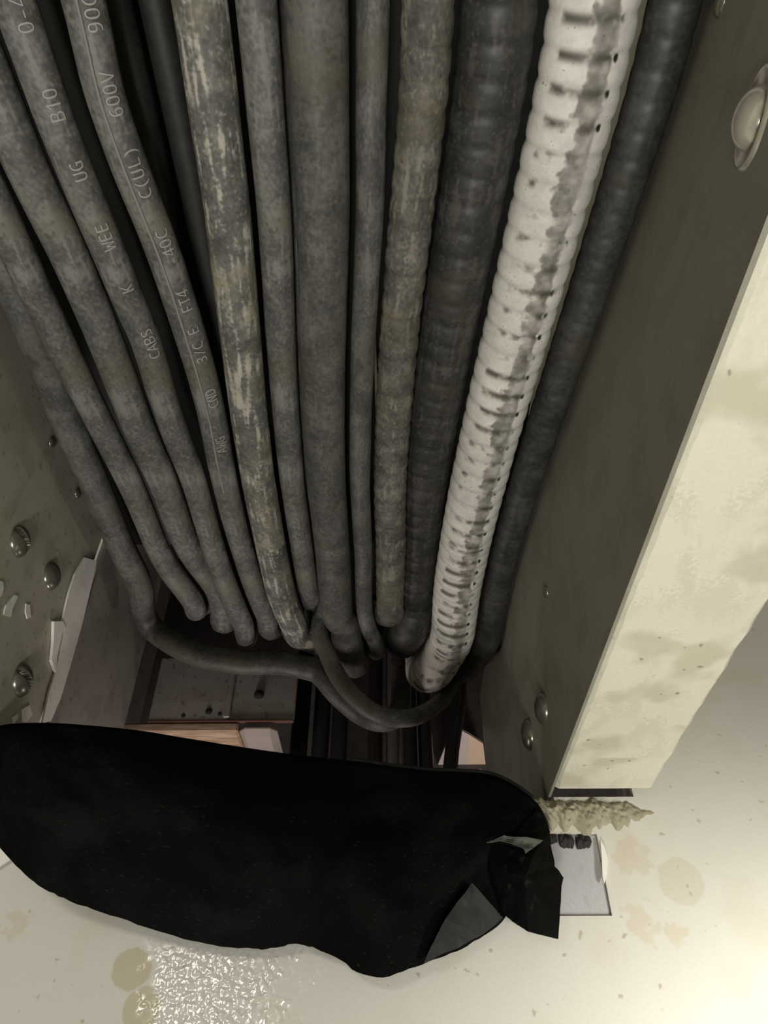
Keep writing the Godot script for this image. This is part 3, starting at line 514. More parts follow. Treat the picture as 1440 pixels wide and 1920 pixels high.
# ---------------------------------------------------------------- materials
func materials():
	M.plaster = wall_material()
	M.room = world_tri(weathered(11, 256, 1.5, Color(0.80, 0.79, 0.75), Color(0.72, 0.70, 0.65), Color(0.6, 0.58, 0.52), 0.5), 1.5, 0.8)
	M.floor = world_tri(weathered(12, 256, 1.5, Color(0.62, 0.61, 0.58), Color(0.50, 0.49, 0.46), Color(0.4, 0.38, 0.35), 0.6), 1.5, 0.7)
	M.beam = world_tri(beam_texture(), 0.6, 0.6)
	M.panel = world_tri(weathered(31, 512, 0.5, Color(0.53, 0.52, 0.465), Color(0.46, 0.445, 0.385), Color(0.57, 0.56, 0.505), 0.6, 0.35), 0.5, 0.5, 0.0)
	M.panel_paint_lightened = world_tri(weathered(32, 512, 0.5, Color(0.68, 0.67, 0.60), Color(0.60, 0.59, 0.51), Color(0.54, 0.53, 0.47), 0.7, 0.2), 0.5, 0.5)  # left panel paint, lightened to make up for light it misses
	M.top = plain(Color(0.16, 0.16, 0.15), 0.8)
	M.jamb = world_tri(weathered(33, 256, 0.4, Color(0.53, 0.515, 0.475), Color(0.46, 0.44, 0.41), Color(0.42, 0.40, 0.36), 0.6), 0.4, 0.6)
	M.back_plate = world_tri(weathered(35, 256, 0.3, Color(0.64, 0.615, 0.60), Color(0.57, 0.54, 0.525), Color(0.45, 0.41, 0.37), 0.6), 0.3, 0.55)
	M.shaft = world_tri(weathered(37, 256, 0.6, Color(0.40, 0.385, 0.37), Color(0.34, 0.325, 0.31), Color(0.28, 0.265, 0.25), 0.6), 0.6, 0.8)
	M.bolt = plain(Color(0.50, 0.49, 0.44), 0.28, 0.7)
	M.bolt_bright = plain(Color(0.74, 0.72, 0.66), 0.22, 0.5)
	M.flake = world_tri(weathered(39, 128, 0.2, Color(0.90, 0.89, 0.85), Color(0.82, 0.81, 0.77), Color(0.86, 0.79, 0.74), 0.6), 0.2, 0.8)
	M.white = plain(Color(0.93, 0.92, 0.88), 0.7)
	M.flap = flap_material()
	M.flap_scuffed = world_tri(weathered(41, 256, 0.12, Color(0.055, 0.055, 0.053), Color(0.14, 0.14, 0.132), Color(0.21, 0.21, 0.195), 0.9), 0.12, 0.75)
	M.flap_torn = world_tri(weathered(42, 128, 0.08, Color(0.36, 0.37, 0.33), Color(0.28, 0.29, 0.26), Color(0.42, 0.42, 0.38), 0.7), 0.08, 0.8)
	M.grey_plate = world_tri(weathered(43, 128, 0.2, Color(0.70, 0.695, 0.70), Color(0.675, 0.67, 0.675), Color(0.65, 0.64, 0.64), 0.5), 0.2, 0.6)
	M.mortar = world_tri(weathered(45, 256, 0.15, Color(0.64, 0.615, 0.53), Color(0.55, 0.525, 0.44), Color(0.47, 0.445, 0.37), 0.8), 0.15, 0.9)
	M.dark = plain(Color(0.15, 0.145, 0.14), 0.85)
	M.wood = wood_material()
	M.pale_duct = plain(Color(0.68, 0.64, 0.61), 0.7)
	M.carton = plain(Color(0.80, 0.755, 0.73), 0.8)
	M.carton_tan = plain(Color(0.86, 0.77, 0.67), 0.8)
	M.riser = plain(Color(0.19, 0.185, 0.18), 0.2)
	M.riser_grey = plain(Color(0.40, 0.38, 0.385), 0.5)
	M.ink = plain(Color(0.58, 0.58, 0.55), 0.8)
	M.seam = plain(Color(0.47, 0.465, 0.44), 0.7)
	M.glow = plain(Color(0.95, 0.94, 0.9), 0.5)
	M.glow.emission_enabled = true
	M.glow.emission = Color(1.0, 0.96, 0.88)
	M.glow.emission_energy_multiplier = 0.5
	M.lamp_case = plain(Color(0.3, 0.3, 0.31), 0.5)

func wall_material() -> StandardMaterial3D:
	# painted plaster, 1.2 m of wall: stains where the photograph has them, a blistered glossy patch low on the left
	var size := 1024
	var img := Image.create(size, size, false, Image.FORMAT_RGB8)
	var rough := Image.create(size, size, false, Image.FORMAT_RGB8)
	var bump := Image.create(size, size, false, Image.FORMAT_RGB8)
	var fine := fnoise(51, 300.0, 2)
	var patch := fnoise(52, 8.0, 4)
	var spot := fnoise(53, 110.0, 1)
	var blister := fnoise(54, 150.0, 2)
	var edge := fnoise(55, 60.0, 3)
	var rings := [[-0.2137, 0.1307, 0.0155], [-0.2000, 0.1037, 0.0145], [0.2412, 0.1942, 0.0190]]
	var blots := [[0.1997, 0.1617, 0.016], [0.228, 0.155, 0.010], [-0.315, 0.165, 0.012], [0.205, 0.215, 0.018]]
	for y in size:
		for x in size:
			var wx := -0.6 + 1.2 * x / size
			var wh := 0.7 - 1.2 * y / size
			var f := fine.get_noise_2d(wx, wh)
			var p := patch.get_noise_2d(wx, wh)
			var e := edge.get_noise_2d(wx, wh)
			var c := Color(0.815, 0.805, 0.77) * (1.0 + 0.012 * f)
			c = mixc(c, Color(0.80, 0.775, 0.715), smoothstep(0.0, 0.5, p) * 0.6)
			c = mixc(c, Color(0.60, 0.57, 0.48), smoothstep(0.92, 0.98, spot.get_noise_2d(wx, wh) + 0.35 * e) * 0.6)
			for r in (rings if wh < 0.25 else []):
				var d: float = Vector2(wx - r[0], wh - r[1]).length() / r[2] + 0.14 * e
				c = mixc(c, Color(0.72, 0.68, 0.56), smoothstep(1.02, 0.94, d) * (0.75 if r[0] < 0.0 else 0.3))
			for r in (blots if wh < 0.25 else []):
				var d: float = Vector2(wx - r[0], wh - r[1]).length() / r[2] + 0.9 * e
				c = mixc(c, Color(0.76, 0.70, 0.58), smoothstep(1.0, 0.6, d) * 0.35)
			var inside := smoothstep(0.0, 0.012, wx + 0.205 + 0.02 * e) * smoothstep(0.0, 0.03, -0.075 - wx + 0.05 * e) * smoothstep(0.0, 0.03, 0.165 - wh)
			img.set_pixel(x, y, Color(c.r, c.g, c.b))
			var ro := lerpf(0.55, 0.13, inside)
			rough.set_pixel(x, y, Color(ro, ro, ro))
			var b := 0.5 + 0.008 * f + 0.02 * p + 0.05 * inside * blister.get_noise_2d(wx, wh)
			bump.set_pixel(x, y, Color(b, b, b))
	var m := StandardMaterial3D.new()
	m.albedo_texture = ImageTexture.create_from_image(img)
	m.roughness_texture = ImageTexture.create_from_image(rough)
	m.roughness = 1.0
	bump.bump_map_to_normal_map(6.0)
	m.normal_enabled = true
	m.normal_texture = ImageTexture.create_from_image(bump)
	m.normal_scale = 1.0
	return m

func beam_texture() -> ImageTexture:
	var size := 768
	var img := Image.create(size, size, false, Image.FORMAT_RGB8)
	var fine := fnoise(61, 260.0, 2)
	var patch := fnoise(62, 11.0, 4)
	var spot := fnoise(63, 110.0, 1)
	var cells := FastNoiseLite.new()
	cells.seed = 64
	cells.noise_type = FastNoiseLite.TYPE_CELLULAR
	cells.cellular_return_type = FastNoiseLite.RETURN_DISTANCE2_SUB
	cells.frequency = 14.0
	for y in size:
		for x in size:
			var u := 0.6 * x / size
			var v := 0.6 * y / size
			var f := fine.get_noise_2d(u, v)
			var p := patch.get_noise_2d(u, v)
			var c := Color(0.84, 0.825, 0.755) * (1.0 + 0.02 * f)
			c = mixc(c, Color(0.755, 0.735, 0.65), smoothstep(0.0, 0.45, p))
			var cell := cells.get_noise_2d(u + 0.012 * p, v * 0.6 + 0.012 * f)
			c = mixc(c, Color(0.77, 0.76, 0.69), smoothstep(-0.80, -0.92, cell) * 0.6)
			c = mixc(c, Color(0.50, 0.46, 0.37), smoothstep(0.90, 0.97, spot.get_noise_2d(u, v) + 0.25 * p) * 0.8)
			img.set_pixel(x, y, Color(c.r, c.g, c.b))
	return ImageTexture.create_from_image(img)

func wood_material() -> StandardMaterial3D:
	var w := 256
	var img := Image.create(w, w, false, Image.FORMAT_RGB8)
	var grain := fnoise(71, 120.0, 3)
	for y in w:
		for x in w:
			var g := grain.get_noise_2d(0.3 * x / w * 0.12, 0.3 * y / w)
			var c := mixc(Color(0.82, 0.72, 0.62), Color(0.62, 0.51, 0.41), 0.45 + 0.9 * g)
			img.set_pixel(x, y, Color(c.r, c.g, c.b))
	return world_tri(ImageTexture.create_from_image(img), 0.3, 0.75)

func flap_material() -> StandardMaterial3D:
	var w := 512
	var img := Image.create(w, w, false, Image.FORMAT_RGB8)
	var patch := fnoise(81, 5.0, 3)
	var fine := fnoise(82, 90.0, 2)
	for y in w:
		for x in w:
			var p := patch.get_noise_2d(float(x) / w, 0.5 * y / w)
			var f := fine.get_noise_2d(float(x) / w, float(y) / w)
			var c := mixc(Color(0.030, 0.031, 0.031), Color(0.075, 0.077, 0.075), smoothstep(0.12, 0.5, p + 0.12 * f) * 0.7)
			if f > 0.62: c = mixc(c, Color(0.35, 0.35, 0.33), 0.3)
			img.set_pixel(x, y, Color(c.r, c.g, c.b))
	var m := textured(ImageTexture.create_from_image(img), 0.6)
	m.metallic_specular = 0.15
	return m

# ---------------------------------------------------------------- the setting
# flat wall in x and y with openings left out, front face at z0, given thickness behind
func wall_with_openings(xs: Array, ys: Array, open: Callable, z0: float, thick: float) -> ArrayMesh:
	var st := SurfaceTool.new()
	st.begin(Mesh.PRIMITIVE_TRIANGLES)
	st.set_smooth_group(-1)
	var z1 := z0 - thick
	var solid := func(i: int, j: int) -> bool:
		if i < 0 or j < 0 or i >= xs.size() - 1 or j >= ys.size() - 1: return false
		return not open.call((xs[i] + xs[i + 1]) / 2, (ys[j] + ys[j + 1]) / 2)
	var quad := func(a: Vector3, b: Vector3, c: Vector3, d: Vector3):
		for p in [a, b, c, a, c, d]:
			st.set_uv(Vector2((p.x + 0.6 + (p.z - z0)) / 1.2, (0.7 - (p.y - 1.6)) / 1.2))
			st.add_vertex(p)
	for i in xs.size() - 1:
		for j in ys.size() - 1:
			if not solid.call(i, j): continue
			var a := Vector3(xs[i], ys[j], z0)
			var b := Vector3(xs[i + 1], ys[j], z0)
			var c := Vector3(xs[i + 1], ys[j + 1], z0)
			var d := Vector3(xs[i], ys[j + 1], z0)
			var o := Vector3(0, 0, -thick)
			quad.call(a, d, c, b)
			quad.call(a + o, b + o, c + o, d + o)
			if not solid.call(i - 1, j): quad.call(a, a + o, d + o, d)
			if not solid.call(i + 1, j): quad.call(b, c, c + o, b + o)
			if not solid.call(i, j - 1): quad.call(a, b, b + o, a + o)
			if not solid.call(i, j + 1): quad.call(d, d + o, c + o, c)
	st.generate_normals()
	st.generate_tangents()
	return st.commit()

func setting():
	var open := func(x: float, y: float) -> bool:
		return (x > -0.352 and x < 0.145 and y > 1.862 and y < 2.2045) or (x > 0.118 and x < 0.178 and y > 1.767 and y < 1.833) or (x > 0.145 and x < 0.218 and y > 1.8655 and y < 1.95)
	var back := wall_with_openings([-1.4, -0.352, 0.118, 0.145, 0.178, 0.218, 1.5], [0.0, 1.767, 1.833, 1.862, 1.8655, 1.95, 2.2045, 2.5], open, -0.68, 0.03)
	var wall := structure("wall_back", back, M.plaster, "white painted plaster wall with round stains below the cable opening")
	wall.set_meta("category", "wall")
	structure("floor", bevel_box(Vector3(-1.4, -0.1, -1.6), Vector3(1.5, 0.0, 1.85)), M.floor, "grey floor of the room")
	structure("ceiling", bevel_box(Vector3(-1.4, 2.4, -0.68), Vector3(1.5, 2.5, 1.85)), M.room, "white ceiling above the trunking")
	structure("wall_left", bevel_box(Vector3(-1.5, 0, -0.71), Vector3(-1.4, 2.5, 1.85)), M.room, "white side wall left of the trunking")
	structure("wall_right", bevel_box(Vector3(1.5, 0, -0.71), Vector3(1.6, 2.5, 1.85)), M.room, "white side wall right of the trunking")
	structure("wall_front", bevel_box(Vector3(-1.4, 0, 1.75), Vector3(1.5, 2.4, 1.85)), M.room, "white wall facing the cable opening")
	structure("wall_shaft_rear", bevel_box(Vector3(-0.6, 0, -1.4), Vector3(0.5, 2.9, -1.34)), M.shaft, "grey rear wall of the riser shaft")
	structure("wall_shaft_left", bevel_box(Vector3(-0.6, 0, -1.34), Vector3(-0.5, 2.9, -0.71)), M.shaft, "grey side wall of the riser shaft behind the jamb")
	structure("wall_shaft_right", bevel_box(Vector3(0.4, 0, -1.34), Vector3(0.5, 2.9, -0.71)), M.shaft, "grey side wall of the riser shaft behind the beam")
	structure("wall_shaft_front", bevel_box(Vector3(-0.6, 2.5, -0.71), Vector3(0.5, 2.9, -0.68)), M.shaft, "grey wall of the riser shaft above the opening")
	structure("ceiling_shaft", bevel_box(Vector3(-0.6, 2.86, -1.4), Vector3(0.5, 2.95, -0.68)), M.shaft, "dark top of the riser shaft")
	# plastered beam along the trunking: pale underside with a worn arris
	var beam := structure("trim_1", beam_mesh(), M.beam, "cream painted beam with worn edge along the trunking")
	beam.set_meta("category", "beam")
	# left jamb of the opening
	structure("trim_2", bevel_box(Vector3(-0.358, 1.862, -0.888), Vector3(-0.35, 2.5, -0.6895), 0.001), M.jamb, "grey brown jamb panel lining the opening beside the bolted panel")

func beam_mesh() -> ArrayMesh:
	var e := fnoise(91, 26.0, 3)
	var rows := []
	var n := 260
	for i in n + 1:
		var z := -0.664 + (1.74 + 0.664) * pow(float(i) / n, 1.6)
		var k := 0.0025 * e.get_noise_1d(z)
		var k2 := 0.002 * e.get_noise_1d(z + 9.0)
		var px := panel_x(2.2, z) + 0.004
		rows.append([Vector3(px, 2.395, z), Vector3(px, 2.2, z), Vector3(0.1440, 1.8690, z), Vector3(0.1462 + absf(k), 1.867, z),
			Vector3(0.20, 1.8668, z), Vector3(0.2285 + k2, 1.867, z), Vector3(0.232 + k2, 1.870, z), Vector3(0.24, 1.95, z), Vector3(0.27, 2.395, z)])
	var st := SurfaceTool.new()
	st.begin(Mesh.PRIMITIVE_TRIANGLES)
	for i in n:
		for j in 8:
			poly(st, [rows[i][j], rows[i][j + 1], rows[i + 1][j + 1]], Vector3(0.215, 2.0, rows[i][0].z))
			poly(st, [rows[i][j], rows[i + 1][j + 1], rows[i + 1][j]], Vector3(0.215, 2.0, rows[i][0].z))
	poly(st, rows[0], Vector3(0.215, 2.0, 0))
	poly(st, rows[n], Vector3(0.215, 2.0, 0))
	st.generate_normals()
	return st.commit()

# inner x of the right side panel: the near end bows outwards above the beam edge
func panel_x(y: float, z: float) -> float:
	var near := 1.0 - smoothstep(0.0, 0.75, -z)
	return 0.1416 + clampf((y - 1.867) / 0.25, 0.0, 1.5) * 0.055 * near

func trunking():
	var t := thing("cable_trunking", "grey steel cable trunking with bolted side panels holding all the cables", "trunking")
	put("top_plate", bevel_box(Vector3(-0.3515, 2.2005, -0.713), Vector3(0.144, 2.204, 1.74), 0.001), M.top, t)
	put("side_panel", bevel_box(Vector3(-0.353, 1.892, -0.672), Vector3(-0.35, 2.2, 1.74), 0.001), M.panel_paint_lightened, t)
	var grid := []
	for i in 41:
		var z := lerpf(-1.11, 0.6, i / 40.0)
		var col := []
		for j in 9:
			var y := lerpf(1.8665, 2.2, j / 8.0)
			col.append(Vector3(panel_x(y, z), y, z))
		grid.append(col)
	put("side_panel", shell(grid, 0.0025), M.panel, t)
	# slotted round-head screws on the left panel, dome bolts on the right panel
	for b in [[2.0469, -0.5232, 0.0155, 0.0026, 1.35], [2.0620, -0.5959, 0.0150, 0.0, 0.0], [1.9524, -0.6127, 0.0160, 0.0026, 1.45], [2.1666, -0.5076, 0.006, 0.0012, 0.1], [2.1701, -0.5864, 0.006, 0.0, 0.0]]:
		bolt(t, Vector3(-0.35, b[0], b[1]), Vector3.RIGHT, b[2], b[3], b[4], M.bolt, false)
	for b in [[1.9300, -0.1195, 0.0130, true], [2.0838, -0.1141, 0.008, false], [1.9360, -0.6450, 0.0160, false], [1.9500, -0.7280, 0.0165, false], [2.0185, -0.5719, 0.006, false]]:
		var du := Vector3(panel_x(b[0] + 0.01, b[1]) - panel_x(b[0] - 0.01, b[1]), 0.02, 0)
		var dw := Vector3(panel_x(b[0], b[1] + 0.01) - panel_x(b[0], b[1] - 0.01), 0, 0.02)
		bolt(t, Vector3(panel_x(b[0], b[1]) - 0.001, b[0], b[1]), -du.cross(dw).normalized(), b[2], 0.0, 0.0, M.bolt_bright if b[3] else M.bolt, b[3])

func bolt(t: Node3D, at: Vector3, out: Vector3, r: float, slot: float, turn: float, m: Material, washer: bool):
	var b := Node3D.new()
	b.name = "bolt"
	t.add_child(b, true)
	b.position = at
	var side := out.cross(Vector3.BACK).normalized()
	b.basis = Basis(side, out, side.cross(out))
	put("head", screw_head(r, r * (0.70 if washer else 0.55), slot, turn), m, b)
	if washer:
		put("washer", lathe([[0.0, 0.0010], [r * 1.30, 0.0010], [r * 1.42, 0.0020], [r * 1.52, 0.0020], [r * 1.58, 0.0]]), m, b)

# ---------------------------------------------------------------- cables
func cables():
	var grey := textured(jacket(101, 0.013, Color(0.355, 0.352, 0.34), Color(0.47, 0.465, 0.44), Color(0.36, 0.345, 0.285), 0.7), 0.62)
	var dusty := textured(jacket(111, 0.016, Color(0.37, 0.368, 0.352), Color(0.66, 0.64, 0.585), Color(0.42, 0.405, 0.33), 0.95, 0.10), 0.65)
	var dark := textured(jacket(121, 0.015, Color(0.31, 0.308, 0.297), Color(0.40, 0.395, 0.37), Color(0.33, 0.32, 0.265), 0.55), 0.58)
	var thick := textured(jacket(131, 0.019, Color(0.30, 0.298, 0.283), Color(0.38, 0.372, 0.345), Color(0.315, 0.30, 0.245), 0.55), 0.6)
	var ribbed := textured(jacket(141, 0.018, Color(0.34, 0.33, 0.305), Color(0.50, 0.485, 0.435), Color(0.36, 0.34, 0.27), 0.8), 0.68)
	var ribbed_dark := textured(jacket(151, 0.022, Color(0.185, 0.183, 0.175), Color(0.32, 0.312, 0.288), Color(0.21, 0.20, 0.165), 0.6), 0.55)
	var black := textured(jacket(161, 0.013, Color(0.20, 0.20, 0.195), Color(0.27, 0.265, 0.25), Color(0.24, 0.235, 0.20), 0.5), 0.5)
	var gap_black := textured(jacket(181, 0.010, Color(0.12, 0.12, 0.115), Color(0.17, 0.165, 0.155), Color(0.14, 0.135, 0.115), 0.5), 0.6)  # darkest jacket, so the two cables deep in the gap barely show
	var white := textured(white_jacket(0.0196), 0.6)
	var spec := [
		["A", "rubber_cable", "smooth grey rubber cable next to the cable along the bolted side panel", "cable", grey, 0.0, 0.0],
		["B", "rubber_cable", "brown stained grey rubber cable beside the cable with short white lettering", "cable", grey, 0.0, 0.0],
		["C", "rubber_cable", "grey rubber cable with faded lettering reading CABS", "cable", grey, 0.0, 0.0],
		["D", "rubber_cable", "grey rubber cable with a raised seam and lettering reading FT4 -40C", "cable", grey, 0.0, 0.0],
		["E", "rubber_cable", "chalky white streaked cable beside the dark gap", "cable", dusty, 0.0, 0.0],
		["G", "rubber_cable", "dusty grey cable squeezed between the chalky cable and the thickest smooth cable", "cable", grey, 0.0, 0.0],
		["H", "rubber_cable", "thickest smooth dark grey cable in the middle of the bundle", "cable", thick, 0.0, 0.0],
		["I", "rubber_cable", "thin olive stained cable beside the thickest smooth cable", "cable", dark, 0.0, 0.0],
		["J", "corrugated_conduit", "brownish ribbed conduit next to the black gap", "conduit", ribbed, 0.019, 0.0010],
		["K", "corrugated_conduit", "wide dark ribbed conduit between the brownish and the white conduit", "conduit", ribbed_dark, 0.020, 0.0009],
		["W", "corrugated_conduit", "white ribbed conduit with dirty grooves, the palest of the bundle", "conduit", white, 0.0196, 0.0013],
		["M", "corrugated_conduit", "black speckled conduit against the side panel by the beam", "conduit", black, 0.018, 0.0005],
		["P", "rubber_cable", "black cable deep in the gap next to the cable with the raised seam", "cable", gap_black, 0.0, 0.0],
		["Q", "rubber_cable", "black cable deep in the gap next to the chalky streaked cable", "cable", gap_black, 0.0, 0.0],
		["L0", "rubber_cable", "dark cable along the bolted panel that swings across below the other cables", "cable", dark, 0.0, 0.0],
		["N", "rubber_cable", "thin dark cable hanging in a loop below the elbows", "cable", dark, 0.0, 0.0],
	]
	for s in spec:
		var d: Array = CABLES[s[0]]
		var r: float = d[0]
		var ribs: bool = s[5] > 0.0
		var fr := frames(curve(d[1]), s[5] / 10.0 if ribs else 0.006)
		var t := thing(s[1], s[2], s[3], Vector3.ZERO, "cables and conduits in the trunking")
		put("jacket", tube(fr, r, 40, s[5], s[6], 0.0006, s[1].length() + int(r * 1e5)), s[4], t)
		if s[0] == "C":
			for w in [["CABS", 0.96, 0.66], ["K", 0.90, 0.62], ["WEE", 0.865, 0.59], ["UG", 0.815, 0.59], ["B10", 0.777, 0.59], ["0-4BK", 0.728, 0.56]]:
				lettering(t, fr, r, w[0], w[1], w[2], 0.0085)
		if s[0] == "D":
			for w in [["AWG", 1.065, 0.54], ["CND", 1.012, 0.59], ["3/C E", 0.965, 0.62], ["FT4", 0.918, 0.64], ["-40C", 0.878, 0.66], ["C(UL)", 0.828, 0.64], ["600V", 0.775, 0.64], ["90C", 0.728, 0.60]]:
				lettering(t, fr, r, w[0], w[1], w[2], 0.0085)
			var ridge := []
			for f in fr:
				if f[3] > 0.68 and f[3] < 1.12:
					ridge.append([f[0] + (f[1] * cos(0.02) + f[2] * sin(0.02)) * r * 1.005, f[1], f[2], f[3]])
			put("seam", tube(ridge, 0.0011, 8), M.seam, t)
	var wire := thing("glint_wire", "thin wire coloured pale as a cable glint in the black gap beside the brownish conduit", "wire")  # pale colour stands in for the glint along a thin cable edge
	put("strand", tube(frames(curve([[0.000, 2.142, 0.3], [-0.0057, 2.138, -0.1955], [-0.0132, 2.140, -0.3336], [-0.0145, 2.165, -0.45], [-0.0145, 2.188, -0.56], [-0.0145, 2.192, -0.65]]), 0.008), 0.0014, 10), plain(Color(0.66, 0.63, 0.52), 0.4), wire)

# printed letters wrapped on the jacket, reading towards the open end
func lettering(t: Node3D, fr: Array, r: float, text: String, s0: float, phi0: float, height: float):
	var tm := TextMesh.new()
	var font := SystemFont.new()
	font.font_names = PackedStringArray(["Droid Sans Mono"])
	tm.font = font
	tm.text = text
	tm.font_size = 32
	tm.pixel_size = height / 24.0
	tm.depth = 0.0
	tm.curve_step = 2.0
	tm.horizontal_alignment = HORIZONTAL_ALIGNMENT_LEFT
	var faces := tm.get_faces()
	var st := SurfaceTool.new()
	st.begin(Mesh.PRIMITIVE_TRIANGLES)
	var step: float = fr[1][3] - fr[0][3]
	var todo := []
	for i in range(0, faces.size(), 3):
		todo.append([faces[i], faces[i + 1], faces[i + 2], 0])
	while todo.size():
		var q: Array = todo.pop_back()
		if q[3] < 3 and maxf(q[0].distance_to(q[1]), maxf(q[1].distance_to(q[2]), q[2].distance_to(q[0]))) > 0.0022:
			var ab: Vector3 = (q[0] + q[1]) / 2
			var bc: Vector3 = (q[1] + q[2]) / 2
			var ca: Vector3 = (q[2] + q[0]) / 2
			for k in [[q[0], ab, ca], [ab, q[1], bc], [ca, bc, q[2]], [ab, bc, ca]]:
				todo.append([k[0], k[1], k[2], q[3] + 1])
			continue
		for e in 3:
			var p: Vector3 = q[e]
			var s := (s0 - p.x) / step
			var i := clampi(int(s), 0, fr.size() - 2)
			var k := s - i
			var c: Vector3 = fr[i][0].lerp(fr[i + 1][0], k)
			var a := phi0 - p.y / r
			var d: Vector3 = (fr[i][1].lerp(fr[i + 1][1], k) * cos(a) + fr[i][2].lerp(fr[i + 1][2], k) * sin(a)).normalized()
			st.set_normal(d)
			st.set_uv(Vector2(p.x, p.y))
			st.add_vertex(c + d * (r + 0.0009))
	var o := put("lettering", st.commit(), M.ink, t)
	o.set_meta("label", "faded grey printed letters")

# pale conduit jacket: grime in the grooves and along one band of the underside
func white_jacket(pitch: float) -> ImageTexture:
	var w := 256
	var h := 2048
	var img := Image.create(w, h, false, Image.FORMAT_RGB8)
	var fine := fnoise(171, 300.0, 2)
	var patch := fnoise(172, 70.0, 3)
	var wide := fnoise(173, 12.0, 2)
	for y in h:
		var s := 1.2 * y / h
		var ph := fposmod(s / pitch + 0.5, 1.0) - 0.5
		var groove := exp(-pow(ph / 0.16, 2.0))
		for x in w:
			var a := TAU * x / w
			if a > PI: a -= TAU
			var cx := cos(a) * 0.027
			var cy := sin(a) * 0.027
			var f := fine.get_noise_3d(cx, cy, s)
			var p := patch.get_noise_3d(cx, cy, s)
			var g := wide.get_noise_3d(cx, cy, s)
			var c := Color(0.835, 0.82, 0.785) * (1.0 + 0.03 * f + 0.08 * p + 0.06 * g)
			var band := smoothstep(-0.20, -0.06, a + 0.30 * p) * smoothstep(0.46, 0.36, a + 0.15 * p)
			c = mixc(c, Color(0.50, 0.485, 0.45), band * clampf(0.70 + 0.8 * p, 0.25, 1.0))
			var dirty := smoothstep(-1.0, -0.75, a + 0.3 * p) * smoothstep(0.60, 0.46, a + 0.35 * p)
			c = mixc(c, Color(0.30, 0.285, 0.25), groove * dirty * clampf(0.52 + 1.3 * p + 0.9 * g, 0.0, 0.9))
			var slot := exp(-pow((a - 0.52) / 0.09, 2.0))
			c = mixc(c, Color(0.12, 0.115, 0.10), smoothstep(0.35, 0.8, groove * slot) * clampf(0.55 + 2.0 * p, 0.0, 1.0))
			if f + 0.5 * p > 0.78: c = mixc(c, Color(0.35, 0.33, 0.29), 0.6)
			img.set_pixel(x, y, Color(c.r, c.g, c.b))
	return ImageTexture.create_from_image(img)

# ---------------------------------------------------------------- riser shaft behind the opening
func shaft():
	var p := thing("back_plate", "grey steel plate with a bolt and rusty lower edge behind the cable elbows", "plate")
	put("sheet", bevel_box(Vector3(-0.338, 2.071, -0.936), Vector3(-0.232, 2.17, -0.932), 0.001), M.back_plate, p)
	put("sheet", bevel_box(Vector3(-0.230, 2.075, -0.939), Vector3(-0.138, 2.17, -0.935), 0.001), M.back_plate, p)
	put("seam_strip", bevel_box(Vector3(-0.235, 2.075, -0.935), Vector3(-0.226, 2.17, -0.929), 0.0015), M.back_plate, p)
	put("rusty_edge", bevel_box(Vector3(-0.338, 2.069, -0.937), Vector3(-0.138, 2.0725, -0.931), 0.001), plain(Color(0.42, 0.28, 0.22), 0.8), p)
	for b in [[-0.190, 2.111, 0.007], [-0.256, 2.085, 0.0055], [-0.240, 2.081, 0.004], [-0.29, 2.079, 0.004]]:
		put("bolt", screw_head(b[2], b[2] * 0.8, 0.0, 0.0), M.dark, p, Vector3(b[0], b[1], -0.934)).rotation_degrees.x = 90
	var w := thing("wooden_plank", "pale brown wooden plank lit below the grey plate", "plank")
	put("board", bevel_box(Vector3(-0.499, 2.054, -1.10), Vector3(-0.212, 2.0688, -0.931), 0.003), M.wood, w)
	var duct := thing("pale_duct", "pinkish grey rounded duct at the end of the wooden plank", "duct")
	put("casing", bevel_box(Vector3(-0.2115, 2.050, -1.10), Vector3(-0.160, 2.0688, -0.931), 0.012), M.pale_duct, duct)
	var c := thing("cardboard_piece", "folded pinkish cardboard piece beside the upright black cables", "cardboard")
	put("panel", slab([Vector3(0.0999, 2.1850, -1.1846), Vector3(0.1296, 2.1850, -1.2174), Vector3(0.1348, 2.1850, -1.3395), Vector3(0.0795, 2.1850, -1.3395)], Vector3(0, 0.004, 0), Vector3.RIGHT, Vector3.BACK), M.carton, c)
	put("fold", slab([Vector3(0.1296, 2.1850, -1.2174), Vector3(0.1567, 2.1850, -1.2534), Vector3(0.1682, 2.1850, -1.3395), Vector3(0.1348, 2.1850, -1.3395)], Vector3(0, 0.004, 0), Vector3.RIGHT, Vector3.BACK), M.carton_tan, c)
	var lines := [[-0.158, 0.0145, 0], [-0.124, 0.0145, 0], [-0.092, 0.0135, 0], [-0.062, 0.0125, 0], [-0.033, 0.0125, 0], [-0.003, 0.0118, 1], [0.024, 0.0118, 0], [0.050, 0.0118, 0], [0.078, 0.0118, 0]]
	for i in lines.size():
		var l: Array = lines[i]
		var label := "glossy black cable standing upright at the back of the riser shaft"
		if l[2] == 1: label = "grey cable standing upright among the glossy black ones"
		if i == 0: label = "glossy black upright cable beside the end of the pale duct"
		if i == 7: label = "glossy black upright cable next to the one bending aside"
		if i == 8: label = "glossy black cable bending aside at the end of the upright row"
		var z := -1.15 - 0.012 * (i % 2)
		var lean := 0.034 if i == 8 else 0.0
		var path := [[l[0], 0.0, z], [l[0], 1.0, z], [l[0] + 0.001, 1.95, z], [l[0] + lean * 0.3, 2.1, z], [l[0] + lean, 2.23, z], [l[0] + lean * 1.25, 2.4, z], [l[0] + lean * 1.25, 2.84, z]]
		var t := thing("riser_cable", label, "cable", Vector3.ZERO, "upright cables in the riser shaft")
		put("jacket", tube(frames(curve(path), 0.03), l[1], 24), M.riser_grey if l[2] == 1 else M.riser, t)

